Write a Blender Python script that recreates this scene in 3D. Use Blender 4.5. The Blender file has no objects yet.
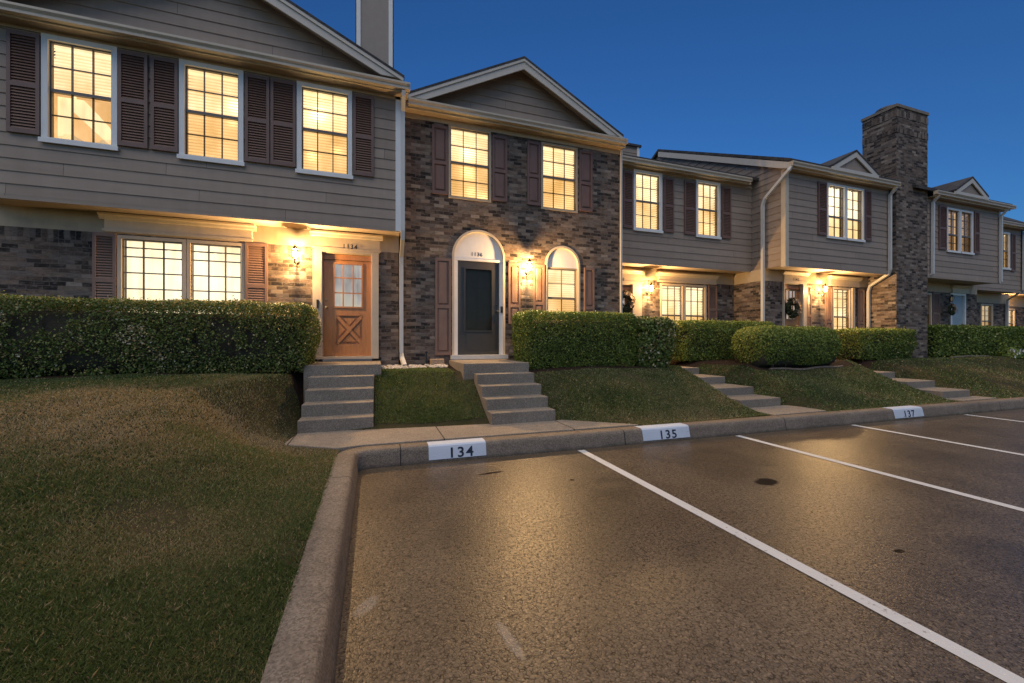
import bpy, math, random
import numpy as np
from mathutils import Vector
random.seed(7); rng = np.random.default_rng(7)
sc = bpy.context.scene
COL = sc.collection
R = math.radians

# ------------------------------------------------------------------ materials
class NT:
    """tiny node-tree helper"""
    def __init__(s, name):
        s.m = bpy.data.materials.new(name); s.m.use_nodes = True
        s.t = s.m.node_tree; s.t.nodes.clear()
        s.out = s.t.nodes.new('ShaderNodeOutputMaterial')
    def n(s, kind, ins=None, **props):
        nd = s.t.nodes.new('ShaderNode' + kind)
        for k, v in props.items(): setattr(nd, k, v)
        for k, v in (ins or {}).items(): s.put(nd.inputs[k], v)
        return nd
    def put(s, sock, v):
        if hasattr(v, 'is_output') or isinstance(v, bpy.types.NodeSocket): s.t.links.new(v, sock)
        else: sock.default_value = v
    def math(s, op, a, b=None, c=None, clamp=False):
        nd = s.t.nodes.new('ShaderNodeMath'); nd.operation = op; nd.use_clamp = clamp
        for i, v in enumerate((a, b, c)):
            if v is not None: s.put(nd.inputs[i], v)
        return nd.outputs[0]
    def mix(s, f, a, b, mode='MIX'):
        nd = s.t.nodes.new('ShaderNodeMixRGB'); nd.blend_type = mode
        s.put(nd.inputs[0], f); s.put(nd.inputs[1], c4(a)); s.put(nd.inputs[2], c4(b))
        return nd.outputs[0]
    def ramp(s, f, stops, interp='LINEAR'):
        nd = s.t.nodes.new('ShaderNodeValToRGB'); r = nd.color_ramp; r.interpolation = interp
        while len(r.elements) < len(stops): r.elements.new(0.5)
        for e, (p, c) in zip(r.elements, stops): e.position = p; e.color = c4(c)
        s.put(nd.inputs[0], f); return nd.outputs[0]
    def noise(s, vec, scale, detail=3, rough=.55, dist=0):
        nd = s.n('TexNoise', {'Scale': scale, 'Detail': detail, 'Roughness': rough, 'Distortion': dist})
        s.put(nd.inputs['Vector'], vec); return nd.outputs['Fac']
    def pos(s):
        return s.n('NewGeometry').outputs['Position']
    def uv(s):
        return s.n('UVMap', uv_map='UVMap').outputs['UV']
    def scale(s, v, xyz):
        nd = s.t.nodes.new('ShaderNodeVectorMath'); nd.operation = 'MULTIPLY'
        s.put(nd.inputs[0], v); nd.inputs[1].default_value = xyz; return nd.outputs[0]
    def bsdf(s, col, rough=.6, bump=None, bs=.3, bd=.01, spec=.5, **kw):
        nd = s.n('BsdfPrincipled'); s.put(nd.inputs['Base Color'], c4(col)); s.put(nd.inputs['Roughness'], rough)
        s.put(nd.inputs['Specular IOR Level'], spec)
        for k, v in kw.items(): s.put(nd.inputs[k.replace('_', ' ')], v)
        if bump is not None:
            b = s.n('Bump', {'Strength': bs, 'Distance': bd, 'Height': bump}); s.t.links.new(b.outputs[0], nd.inputs['Normal'])
        return nd.outputs[0]
    def end(s, sh):
        s.t.links.new(sh, s.out.inputs['Surface']); return s.m
def c4(c):
    if isinstance(c, (tuple, list)): return (*c, 1.0) if len(c) == 3 else tuple(c)
    return c
M = {}

def paint(name, col, rough=.5, var=.12, scale=6, grain=0):
    t = NT(name); p = t.pos()
    n = t.noise(p, scale, 4); n2 = t.noise(t.scale(p, (2.5, 2.5, .35)), 5, 3)
    f = t.math('MULTIPLY_ADD', n, .6, t.math('MULTIPLY', n2, .4))
    lo = tuple(c * (1 - var) for c in col); hi = tuple(min(1, c * (1 + var)) for c in col)
    c = t.ramp(f, [(.3, lo), (.7, hi)])
    b = t.noise(p, 60, 2)
    M[name] = t.end(t.bsdf(c, rough, b, .08, .004)); return M[name]
def siding_mat():
    t = NT('siding'); p = t.pos(); sep = t.n('SeparateXYZ', {'Vector': t.uv()})
    crs = t.math('FLOOR', t.math('ADD', t.math('DIVIDE', sep.outputs[1], .19), .001))
    sh = t.n('TexWhiteNoise', {'Vector': t.n('CombineXYZ', {'X': crs}).outputs[0]}, noise_dimensions='3D').outputs['Value']
    q = t.math('ADD', t.math('DIVIDE', sep.outputs[0], 3.66), sh); bd = t.math('FLOOR', q)
    w = t.n('TexWhiteNoise', {'Vector': t.n('CombineXYZ', {'X': crs, 'Y': bd}).outputs[0]}, noise_dimensions='3D').outputs['Value']
    fq = t.math('FRACT', q); joint = t.math('LESS_THAN', fq, .0016)
    n = t.noise(t.scale(p, (.8, .8, 5)), 2.2, 4); n2 = t.noise(t.scale(p, (2.5, 2.5, .3)), 3, 4); g = t.noise(t.scale(p, (1, 1, 12)), 14, 3)
    f = t.math('ADD', t.math('MULTIPLY', n, .4), t.math('ADD', t.math('MULTIPLY', n2, .35), t.math('MULTIPLY', w, .25)))
    c = t.ramp(f, [(.3, (.268, .208, .162)), (.7, (.352, .278, .222))])
    c = t.mix(joint, c, (.05, .045, .04))
    M['siding'] = t.end(t.bsdf(c, .6, g, .15, .004, spec=.35))
siding_mat()
paint('chimney_board', (.30, .25, .208), .6, .08)
paint('white_trim', (.78, .77, .75), .45, .06)
paint('rake_trim', (.56, .51, .44), .5, .06)
paint('cream_trim', (.56, .47, .35), .5, .08)
paint('cream_panel', (.45, .36, .25), .6, .10)
paint('shutter_brown', (.168, .096, .074), .5, .12)
paint('shutter_tan', (.22, .135, .10), .5, .12)
paint('sash', (.15, .13, .11), .4, .05)
paint('gutter', (.50, .43, .33), .4, .08)
paint('downspout', (.62, .60, .56), .4, .06)
paint('charcoal', (.045, .043, .041), .35, .08)
paint('black_metal', (.02, .02, .022), .35, .05)
paint('brass', (.35, .25, .12), .35, .05)
paint('soffit', (.42, .33, .24), .65, .08)
paint('number_ink', (.012, .016, .03), .5, .05)
paint('dark_cap', (.03, .03, .033), .6, .1)

def wood(name, a, b):
    t = NT(name); p = t.pos()
    n = t.noise(t.scale(p, (14, 14, 1.2)), 3, 5, .6, .6)
    M[name] = t.end(t.bsdf(t.ramp(n, [(.25, a), (.75, b)]), .38, n, .1, .004))
wood('door_wood', (.35, .15, .055), (.48, .235, .092))

def brick(name, soldier=False, light=1.0):
    t = NT(name); sep = t.n('SeparateXYZ', {'Vector': t.uv()})
    u, v = sep.outputs[0], sep.outputs[1]
    wv = t.n('TexNoise', {'Scale': 5.0, 'Detail': 3.0}); t.put(wv.inputs['Vector'], t.pos()); wc = t.n('SeparateColor', {'Color': wv.outputs['Color']})
    u = t.math('ADD', u, t.math('MULTIPLY', t.math('SUBTRACT', wc.outputs[0], .5), .07)); v = t.math('ADD', v, t.math('MULTIPLY', t.math('SUBTRACT', wc.outputs[1], .5), .022))
    if soldier: u, v = v, u
    bw, bh = .195, .0715
    row = t.math('FLOOR', t.math('DIVIDE', v, bh))
    off = t.math('MULTIPLY', t.math('MODULO', t.math('ABSOLUTE', row), 2.0), 0.0 if soldier else .5)
    uu = t.math('ADD', t.math('DIVIDE', u, bw), off)
    cell = t.math('FLOOR', uu)
    fu = t.math('FRACT', uu); fv = t.math('FRACT', t.math('DIVIDE', v, bh))
    comb = t.n('CombineXYZ', {'X': cell, 'Y': row, 'Z': 3.7})
    wn = t.n('TexWhiteNoise', {'Vector': comb.outputs[0]}, noise_dimensions='3D')
    comb2 = t.n('CombineXYZ', {'X': t.math('MULTIPLY', cell, .33), 'Y': t.math('MULTIPLY', row, .42)})
    cl = t.noise(comb2.outputs[0], 1.0, 2)
    k = t.math('ADD', t.math('MULTIPLY', wn.outputs['Value'], .80), t.math('MULTIPLY', t.math('SUBTRACT', cl, .28), .48), clamp=True)
    L = lambda c: tuple(x * light for x in c)
    cols = t.ramp(k, [(0, L((.024, .020, .019))), (.18, L((.050, .040, .035))), (.31, L((.105, .076, .060))), (.43, L((.155, .113, .086))),
                      (.57, L((.205, .157, .122))), (.69, L((.262, .210, .168))), (.79, L((.165, .138, .120))), (.89, L((.33, .275, .222)))], 'CONSTANT')
    p = t.pos(); fine = t.noise(p, 45, 4, .7)
    blotch = t.noise(t.scale(p, (1, 1, 2.6)), 13, 5, .7)
    cols = t.mix(t.n('MapRange', {'Value': blotch, 'From Min': .50, 'From Max': .70}).outputs[0], cols, t.mix(.5, cols, L((.34, .28, .23))))
    cols = t.mix(t.n('MapRange', {'Value': blotch, 'From Min': .46, 'From Max': .30}).outputs[0], cols, t.mix(.7, cols, L((.03, .026, .026))))
    cols = t.mix(t.math('MULTIPLY', fine, .75), cols, t.mix(1.0, cols, (.45, .42, .42), 'MULTIPLY'))
    # mortar mask from the distance to the brick edge
    eu = t.math('MINIMUM', fu, t.math('SUBTRACT', 1.0, fu)); ev = t.math('MINIMUM', fv, t.math('SUBTRACT', 1.0, fv))
    wob = t.math('MULTIPLY', t.math('SUBTRACT', fine, .5), .04)
    mu = t.math('GREATER_THAN', t.math('ADD', eu, wob), .027); mv = t.math('GREATER_THAN', t.math('ADD', ev, wob), .085)
    face = t.math('MULTIPLY', mu, mv)
    col = t.mix(face, t.mix(fine, L((.10, .083, .072)), L((.19, .16, .138))), cols)
    col = t.mix(.30, col, cols)
    stain = t.noise(t.scale(p, (1, 1, .6)), 1.1, 4)
    col = t.mix(t.math('MULTIPLY', stain, .35), col, t.mix(1.0, col, (.55, .52, .5), 'MULTIPLY'))
    h = t.math('ADD', t.math('MULTIPLY', face, .8), t.math('MULTIPLY', t.math('ADD', fine, wn.outputs['Value']), .25))
    M[name] = t.end(t.bsdf(col, .85, h, .8, .012, spec=.3))
brick('brick', light=1.22); brick('brick_soldier', True, light=1.22)

def concrete(name, a, b, grain=130, rough=.8, joints=False, bump=.35):
    t = NT(name); p = t.pos()
    big = t.noise(p, .9, 5, .6); mid = t.noise(p, 7, 4)
    vor = t.n('TexVoronoi', {'Vector': p, 'Scale': grain}); g = t.n('SeparateColor', {'Color': vor.outputs['Color']}).outputs[0]
    c = t.ramp(t.math('ADD', t.math('MULTIPLY', big, .6), t.math('MULTIPLY', mid, .4)), [(.3, a), (.7, b)])
    c = t.mix(.7, c, t.ramp(g, [(.0, (.45, .42, .4)), (.5, (.95, .93, .9)), (1, (1.5, 1.45, 1.4))]), 'MULTIPLY')
    if joints:
        sp = t.n('SeparateXYZ', {'Vector': p}); x = sp.outputs[0]
        fr = t.math('FRACT', t.math('DIVIDE', t.math('ADD', x, 40.35), 1.83))
        j = t.math('LESS_THAN', t.math('ABSOLUTE', t.math('SUBTRACT', fr, .5)), .0045)
        c = t.mix(j, c, (.03, .026, .022))
    if name == 'kerb_concrete':
        sp = t.n('SeparateXYZ', {'Vector': p})
        for ax, off, cond in ((0, 40.9, (1, 4.5)), (1, 40.2, None)):
            jt = t.math('LESS_THAN', t.math('ABSOLUTE', t.math('SUBTRACT', t.math('FRACT', t.math('DIVIDE', t.math('ADD', sp.outputs[ax], off), 3.05)), .5)), .0022)
            jt = t.math('MULTIPLY', jt, t.math('GREATER_THAN', sp.outputs[1], 4.6) if ax == 0 else t.math('LESS_THAN', sp.outputs[1], 4.55))
            c = t.mix(jt, c, (.02, .017, .015))
        foot_tone = t.math('MULTIPLY', t.n('MapRange', {'Value': t.math('ADD', sp.outputs[2], t.math('MULTIPLY', mid, .06)), 'From Min': .075, 'From Max': .035}).outputs[0], .55)  # kerb colour darkens towards the foot of the face
        c = t.mix(foot_tone, c, (.028, .024, .020))
        scuff = t.noise(t.scale(p, (1.2, 1.2, 9)), 3.0, 6, .75)
        c = t.mix(t.math('MULTIPLY', t.n('MapRange', {'Value': scuff, 'From Min': .56, 'From Max': .66}).outputs[0], .55), c, (.05, .043, .037))
    M[name] = t.end(t.bsdf(c, rough, t.math('ADD', g, t.math('MULTIPLY', mid, .6)), bump, .004, spec=.4))
concrete('concrete', (.20, .165, .13), (.32, .27, .215), joints=True)
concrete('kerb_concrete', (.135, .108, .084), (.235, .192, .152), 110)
concrete('step_concrete', (.17, .145, .118), (.27, .235, .195))
concrete('block_concrete', (.34, .24, .16), (.44, .32, .22))

def lot():
    t = NT('aggregate'); p = t.pos()
    big = t.noise(p, .55, 5, .62); mid = t.noise(p, 3.2, 5, .6)
    vor = t.n('TexVoronoi', {'Vector': p, 'Scale': 105.0, 'Randomness': 1.0})
    g = t.n('SeparateColor', {'Color': vor.outputs['Color']}).outputs[0]
    d = vor.outputs['Distance']
    c = t.ramp(t.math('ADD', t.math('MULTIPLY', big, .65), t.math('MULTIPLY', mid, .35)),
               [(.30, (.074, .055, .036)), (.5, (.122, .092, .061)), (.70, (.162, .126, .086))])
    c = t.mix(.85, c, t.ramp(g, [(0, (.50, .47, .44)), (.45, (.95, .92, .88)), (.85, (1.25, 1.2, 1.12)), (1, (2.0, 1.9, 1.8))]), 'MULTIPLY')
    v2 = t.n('TexVoronoi', {'Vector': p, 'Scale': 52.0, 'Randomness': 1.0}, feature='DISTANCE_TO_EDGE'); pit = v2.outputs['Distance']
    pn = t.noise(p, 38, 3, .6)
    pitm = t.math('MULTIPLY', t.n('MapRange', {'Value': pit, 'From Min': .17, 'From Max': .03}).outputs[0], t.n('MapRange', {'Value': pn, 'From Min': .40, 'From Max': .58}).outputs[0])
    c = t.mix(t.math('MULTIPLY', pitm, .8), c, (.022, .017, .013))
    matt = None
    # oil stain and old tyre scuffs: marks with a shape of their own on the paving
    def blot(cx, cy, rx, ry, ang=0.0):
        m = t.n('Mapping', {'Location': (0, 0, 0)}, vector_type='TEXTURE')
        m.inputs['Location'].default_value = (cx, cy, 0); m.inputs['Rotation'].default_value = (0, 0, ang)
        m.inputs['Scale'].default_value = (rx, ry, 1); t.put(m.inputs['Vector'], p)
        s = t.n('SeparateXYZ', {'Vector': m.outputs[0]})
        r2 = t.math('ADD', t.math('POWER', s.outputs[0], 2.0), t.math('POWER', s.outputs[1], 2.0))
        r2 = t.math('ADD', r2, t.math('MULTIPLY', t.math('SUBTRACT', t.noise(p, 9, 4), .5), 1.1))
        return t.math('SUBTRACT', 1.0, t.n('MapRange', {'Value': r2, 'From Min': .55, 'From Max': 1.1}).outputs[0])
    for b in ((3.84, 3.09, .15, .10, .2), (3.45, 1.77, .05, .025, 0), (1.96, 3.79, .03, .025, 0), (1.2, 4.28, .16, .03, .1)):
        bb = blot(*b); matt = bb if matt is None else t.math('MAXIMUM', matt, bb); c = t.mix(t.math('MULTIPLY', bb, .92 if b[2] > .14 else .7), c, (.010, .008, .007))
    for b in ((.70, 2.97, .30, .40, 0), (.95, 4.1, .5, .5, 0), (4.0, 3.6, .7, .8, 0), (6.6, 3.6, .6, .8, 0), (4.1, 1.2, .5, .6, .3)):
        c = t.mix(t.math('MULTIPLY', blot(*b), .42), c, (.035, .027, .021))
    for b in ((.62, 1.86, .03, .15, .16), (-.05, 2.35, .05, .10, -.6)):
        c = t.mix(t.math('MULTIPLY', blot(*b), .33), c, (.34, .31, .28))
    h = t.math('ADD', t.math('MULTIPLY', d, -.6), t.math('ADD', t.math('MULTIPLY', g, .4), t.math('MULTIPLY', pitm, -.5)))
    rough = t.ramp(t.math('ADD', t.math('MULTIPLY', mid, .5), t.math('MULTIPLY', big, .5)), [(.32, (.30,) * 3), (.68, (.42,) * 3)])
    spv = t.math('MULTIPLY_ADD', matt, -.58, .60); spv = t.math('MULTIPLY', spv, t.math('MULTIPLY_ADD', pitm, -.8, 1.0)); rough = t.math('ADD', t.n('RGBToBW', {'Color': rough}).outputs[0], t.math('MULTIPLY', matt, .4))
    M['aggregate'] = t.end(t.bsdf(c, rough, h, .26, .006, spec=spv))
lot()

def road_paint(name, col, wear=.42):
    t = NT(name); p = t.pos()
    n = t.noise(p, 24, 6, .7); n2 = t.noise(p, 2.5, 3)
    f = t.math('ADD', t.math('MULTIPLY', n, .75), t.math('MULTIPLY', n2, .35))
    m = t.n('MapRange', {'Value': f, 'From Min': wear - .05, 'From Max': wear + .04}).outputs[0]
    vor = t.n('TexVoronoi', {'Vector': p, 'Scale': 75.0})
    M[name] = t.end(t.bsdf(t.mix(m, (.13, .105, .085), t.mix(n2, tuple(c * .8 for c in col), col)), .6, vor.outputs['Distance'], .3, .004))
road_paint('line_paint', (.66, .65, .63), .42)
road_paint('patch_paint', (.60, .65, .74), .42)

def shingle():
    t = NT('shingles'); sep = t.n('SeparateXYZ', {'Vector': t.uv()})
    br = t.n('TexBrick', {'Vector': t.uv(), 'Scale': 1.0, 'Color1': (.05, .048, .05, 1), 'Color2': (.085, .08, .08, 1), 'Mortar': (.02, .02, .02, 1),
                          'Brick Width': .32, 'Row Height': .14, 'Mortar Size': .008})
    n = t.noise(t.pos(), 30, 4)
    M['shingles'] = t.end(t.bsdf(t.mix(n, br.outputs['Color'], t.mix(1.0, br.outputs['Color'], (.6, .6, .6), 'MULTIPLY')), .9, n, .3, .006))
shingle()

def soil():
    t = NT('lawn_soil'); p = t.pos()
    n = t.noise(p, 1.1, 6, .65); f = t.noise(p, 55, 5, .7)
    c = t.ramp(n, [(.35, (.034, .040, .016)), (.55, (.070, .060, .030)), (.7, (.13, .095, .055))])
    c = t.mix(f, t.mix(1.0, c, (.4, .4, .4), 'MULTIPLY'), c)
    M['lawn_soil'] = t.end(t.bsdf(c, .95, f, .8, .02, spec=.15))
    t = NT('mulch'); p = t.pos(); f = t.noise(t.scale(p, (1, 2.3, 1)), 40, 5, .75)
    c = t.ramp(f, [(.3, (.014, .009, .007)), (.6, (.055, .036, .026)), (.75, (.14, .11, .085))])
    M['mulch'] = t.end(t.bsdf(c, .95, f, .9, .03, spec=.1))
    t = NT('earth'); p = t.pos(); f = t.noise(p, .3, 5)
    M['earth'] = t.end(t.bsdf(t.ramp(f, [(.3, (.05, .042, .03)), (.7, (.09, .075, .055))]), .95))
soil()

def leaf(name, stops, rough=.5, trans=.18):
    t = NT(name); a = t.n('Attribute', attribute_name='tint').outputs['Fac']
    c = t.ramp(a, stops)
    p = t.bsdf(c, rough, spec=.35)
    tr = t.n('BsdfTranslucent', {'Color': c})
    mx = t.n('MixShader', {0: trans}); t.t.links.new(p, mx.inputs[1]); t.t.links.new(tr.outputs[0], mx.inputs[2])
    M[name] = t.end(mx.outputs[0])
leaf('hedge_leaf', [(0, (0.057, 0.085, 0.017)), (.3, (0.113, 0.173, 0.032)), (.6, (0.195, 0.260, 0.047)), (.88, (0.355, 0.360, 0.080)), (1, (0.550, 0.487, 0.222))])
leaf('hedge_leaf_dry', [(0, (0.057, 0.085, 0.020)), (.35, (0.121, 0.173, 0.037)), (.62, (0.195, 0.244, 0.057)), (.8, (0.498, 0.344, 0.151)), (1, (0.550, 0.550, 0.402))])
leaf('grass_blade', [(0, (.058, .095, .028)), (.3, (.120, .178, .048)), (.52, (.225, .232, .090)), (.75, (.39, .30, .155)), (1, (.56, .45, .28))], .6, .3)
leaf('wreath_leaf', [(0, (.012, .022, .008)), (.5, (.05, .06, .02)), (.8, (.12, .07, .03)), (1, (.55, .42, .30))])
paint('twig', (.05, .036, .026), .9, .3, 20)
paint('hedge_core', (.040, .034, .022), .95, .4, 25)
paint('stone', (.55, .50, .44), .8, .25, 14)
paint('petal', (.75, .73, .70), .6, .1)

def glass():
    t = NT('glass'); fr = t.n('Fresnel', {'IOR': 1.5})
    g = t.n('BsdfGlossy', {'Color': (1, 1, 1, 1), 'Roughness': .03}); tr = t.n('BsdfTransparent', {'Color': (.94, .95, .94, 1)})
    mx = t.n('MixShader', {0: fr.outputs[0]}); t.t.links.new(tr.outputs[0], mx.inputs[1]); t.t.links.new(g.outputs[0], mx.inputs[2])
    M['glass'] = t.end(mx.outputs[0])
glass()
t = NT('insect_screen'); M['insect_screen'] = t.end(t.n('BsdfTransparent', {'Color': (.80, .70, .56, 1)}).outputs[0])
t = NT('light_dimmer'); M['light_dimmer'] = t.end(t.n('BsdfTransparent', {'Color': (.34, .30, .24, 1)}).outputs[0])  # filter for the added dimmer behind each porch bulb
def tinted_glass():
    t = NT('storm_glass'); fr = t.n('Fresnel', {'IOR': 1.42})
    g = t.n('BsdfGlossy', {'Color': (.60, .43, .32, 1), 'Roughness': .04}); tr = t.n('BsdfTransparent', {'Color': (.75, .72, .68, 1)})
    mx = t.n('MixShader', {0: fr.outputs[0]}); t.t.links.new(tr.outputs[0], mx.inputs[1]); t.t.links.new(g.outputs[0], mx.inputs[2]); M['storm_glass'] = t.end(mx.outputs[0])
tinted_glass()
NLIT = [0]
def lit(strength=1.0, col=(1.0, .74, .34), hot=(), folds=False, dim=(.80, .52, .20)):
    """lit window covering: emission with uneven room light; hot = lamps seen through it (x, y, z, radius, power)"""
    NLIT[0] += 1
    t = NT('lit_covering_%d' % NLIT[0]); p = t.pos()
    n = t.noise(p, 1.6, 3); n2 = t.noise(t.scale(p, (1, 1, .2)), 9, 3)
    f = t.math('ADD', t.math('MULTIPLY', n, .7), t.math('MULTIPLY', n2, .5 if folds else .2))
    col = (col[0], col[1] + .05, col[2] + .15); c = t.ramp(f, [(.28, dim), (.55, col), (.78, (1.0, .89, .62))])
    s = strength
    tot = t.math('MULTIPLY', t.math('ADD', .72, t.math('MULTIPLY', f, .55)), s)
    for (x, y, z, r, pw) in hot:
        d = t.n('VectorMath', {0: p, 1: (x, y, z)}, operation='DISTANCE').outputs['Value']
        tot = t.math('ADD', tot, t.math('MULTIPLY', t.math('POWER', 2.718, t.math('MULTIPLY', t.math('POWER', t.math('DIVIDE', d, r), 2.0), -1.0)), pw))
    e = t.n('Emission', {'Strength': tot}); t.put(e.inputs['Color'], c)
    d = t.n('BsdfDiffuse', {'Color': (.5, .42, .3, 1)})
    ad = t.n('AddShader'); t.t.links.new(e.outputs[0], ad.inputs[0]); t.t.links.new(d.outputs[0], ad.inputs[1])
    m = t.end(ad.outputs[0]); m.cycles.emission_sampling = 'NONE'
    return m
def bulb_mat(name, st, col=(1, .72, .36)):
    t = NT(name); e = t.n('Emission', {'Strength': st, 'Color': (*col, 1)}); tr = t.n('BsdfTransparent'); ad = t.n('AddShader')
    t.t.links.new(e.outputs[0], ad.inputs[0]); t.t.links.new(tr.outputs[0], ad.inputs[1]); M[name] = t.end(ad.outputs[0]); M[name].cycles.emission_sampling = 'NONE'
bulb_mat('lamp_glow', 9, (1, .70, .36)); bulb_mat('lamp_off', .02)

# ------------------------------------------------------------------ mesh helpers
class MB:
    def __init__(s): s.v = []; s.f = []
    def quad(s, a, b, c, d):
        i = len(s.v); s.v += [a, b, c, d]; s.f.append((i, i + 1, i + 2, i + 3)); return s
    def poly(s, pts):
        i = len(s.v); s.v += list(pts); s.f.append(tuple(range(i, i + len(pts)))); return s
    def box(s, x0, x1, y0, y1, z0, z1):
        if x0 > x1: x0, x1 = x1, x0
        i = len(s.v)
        s.v += [(x0, y0, z0), (x1, y0, z0), (x1, y1, z0), (x0, y1, z0), (x0, y0, z1), (x1, y0, z1), (x1, y1, z1), (x0, y1, z1)]
        for f in ((0, 3, 2, 1), (4, 5, 6, 7), (0, 1, 5, 4), (1, 2, 6, 5), (2, 3, 7, 6), (3, 0, 4, 7)): s.f.append(tuple(i + k for k in f))
        return s
    def prism(s, poly, a0, a1, axis='y'):
        """poly: 2D points, extruded along axis (y: poly in XZ; x: poly in YZ; z: poly in XY)"""
        def P(p, a): return {'y': (p[0], a, p[1]), 'x': (a, p[0], p[1]), 'z': (p[0], p[1], a)}[axis]
        n = len(poly); i = len(s.v)
        s.v += [P(p, a0) for p in poly] + [P(p, a1) for p in poly]
        s.f.append(tuple(range(i, i + n))); s.f.append(tuple(reversed(range(i + n, i + 2 * n))))
        for k in range(n):
            j = (k + 1) % n; s.f.append((i + k, i + n + k, i + n + j, i + j))
        return s
    def tube(s, path, r, n=8, flat=1.0):
        """rings along path (list of Vectors)"""
        path = [Vector(p) for p in path]; base = len(s.v)
        for k, p in enumerate(path):
            d = (path[min(k + 1, len(path) - 1)] - path[max(k - 1, 0)]).normalized()
            up = Vector((0, 0, 1)) if abs(d.z) < .9 else Vector((0, 1, 0))
            a = d.cross(up).normalized(); b = d.cross(a).normalized()
            for j in range(n):
                t = 2 * math.pi * (j + .5) / n; s.v.append(tuple(p + a * (math.cos(t) * r) + b * (math.sin(t) * r * flat)))
        for k in range(len(path) - 1):
            for j in range(n):
                q = (j + 1) % n; s.f.append((base + k * n + j, base + k * n + q, base + (k + 1) * n + q, base + (k + 1) * n + j))
        s.f.append(tuple(base + j for j in range(n))); s.f.append(tuple(base + (len(path) - 1) * n + j for j in reversed(range(n))))
        return s
    def lathe(s, prof, cx, cy, n=12, axis='z'):
        base = len(s.v)
        for (r, h) in prof:
            for j in range(n):
                t = 2 * math.pi * j / n
                if axis == 'z': s.v.append((cx + r * math.cos(t), cy + r * math.sin(t), h))
                else: s.v.append((cx[0] + r * math.cos(t), h, cx[1] + r * math.sin(t)))
        for k in range(len(prof) - 1):
            for j in range(n):
                q = (j + 1) % n; s.f.append((base + k * n + j, base + k * n + q, base + (k + 1) * n + q, base + (k + 1) * n + j))
        s.f.append(tuple(base + j for j in reversed(range(n)))); s.f.append(tuple(base + (len(prof) - 1) * n + j for j in range(n)))
        return s

def worldloc(o):
    l = Vector((0, 0, 0))
    while o is not None: l += o.location; o = o.parent
    return l
def link_mesh(name, me, mat, parent=None, origin=None):
    o = bpy.data.objects.new(name, me); COL.objects.link(o)
    if mat is not None: me.materials.append(mat if not isinstance(mat, str) else M[mat])
    o.parent = parent
    o.location = Vector(origin) - (worldloc(parent) if parent else Vector((0, 0, 0)))
    return o
def obj(name, mb, mat, parent=None, bevel=0, smooth=False, **tags):
    """one mesh object; vertices are given in world metres, UVs are planar world metres"""
    v = np.array(mb.v, dtype=float)
    lo, hi = v.min(0), v.max(0); org = np.array([(lo[0] + hi[0]) / 2, (lo[1] + hi[1]) / 2, lo[2]])
    me = bpy.data.meshes.new(name); me.from_pydata([tuple(p) for p in v - org], [], mb.f); me.update()
    uvl = me.uv_layers.new(name='UVMap')
    for p in me.polygons:
        n = p.normal; ax = max(range(3), key=lambda i: abs(n[i]))
        for li in p.loop_indices:
            w = v[me.loops[li].vertex_index]
            uvl.data[li].uv = {0: (w[1] + .05, w[2]), 1: (w[0], w[2]), 2: (w[0], w[1])}[ax]
        p.use_smooth = smooth
    o = link_mesh(name, me, mat, parent, org)
    if bevel:
        b = o.modifiers.new('Bevel', 'BEVEL'); b.width = bevel; b.segments = 2; b.limit_method = 'ANGLE'
    for k, val in tags.items(): o[k] = val
    return o
def thing(name, loc, label, category, group=None):
    o = bpy.data.objects.new(name, None); COL.objects.link(o); o.location = loc; o.empty_display_size = .2
    o['label'] = label; o['category'] = category
    if group: o['group'] = group
    return o
def text_mesh(s, size, thick=0.0):
    cu = bpy.data.curves.new('txt', 'FONT'); cu.body = s; cu.size = size; cu.align_x = 'CENTER'; cu.offset = thick; cu.space_character = 1.18
    o = bpy.data.objects.new('txt', cu); COL.objects.link(o)
    bpy.context.view_layer.update()
    me = bpy.data.meshes.new_from_object(o.evaluated_get(bpy.context.evaluated_depsgraph_get()))
    mb = MB(); mb.v = [tuple(v.co) for v in me.vertices]; mb.f = [tuple(p.vertices) for p in me.polygons]
    bpy.data.objects.remove(o); bpy.data.curves.remove(cu); bpy.data.meshes.remove(me)
    return mb
def front_text(s, size, x, z, y, parent, mat='number_ink', thick=0.0, name='house_number'):
    mb = text_mesh(s, size, thick); mb.v = [(x + p[0], y, z + p[1]) for p in mb.v]
    return obj(name, mb, mat, parent)

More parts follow.
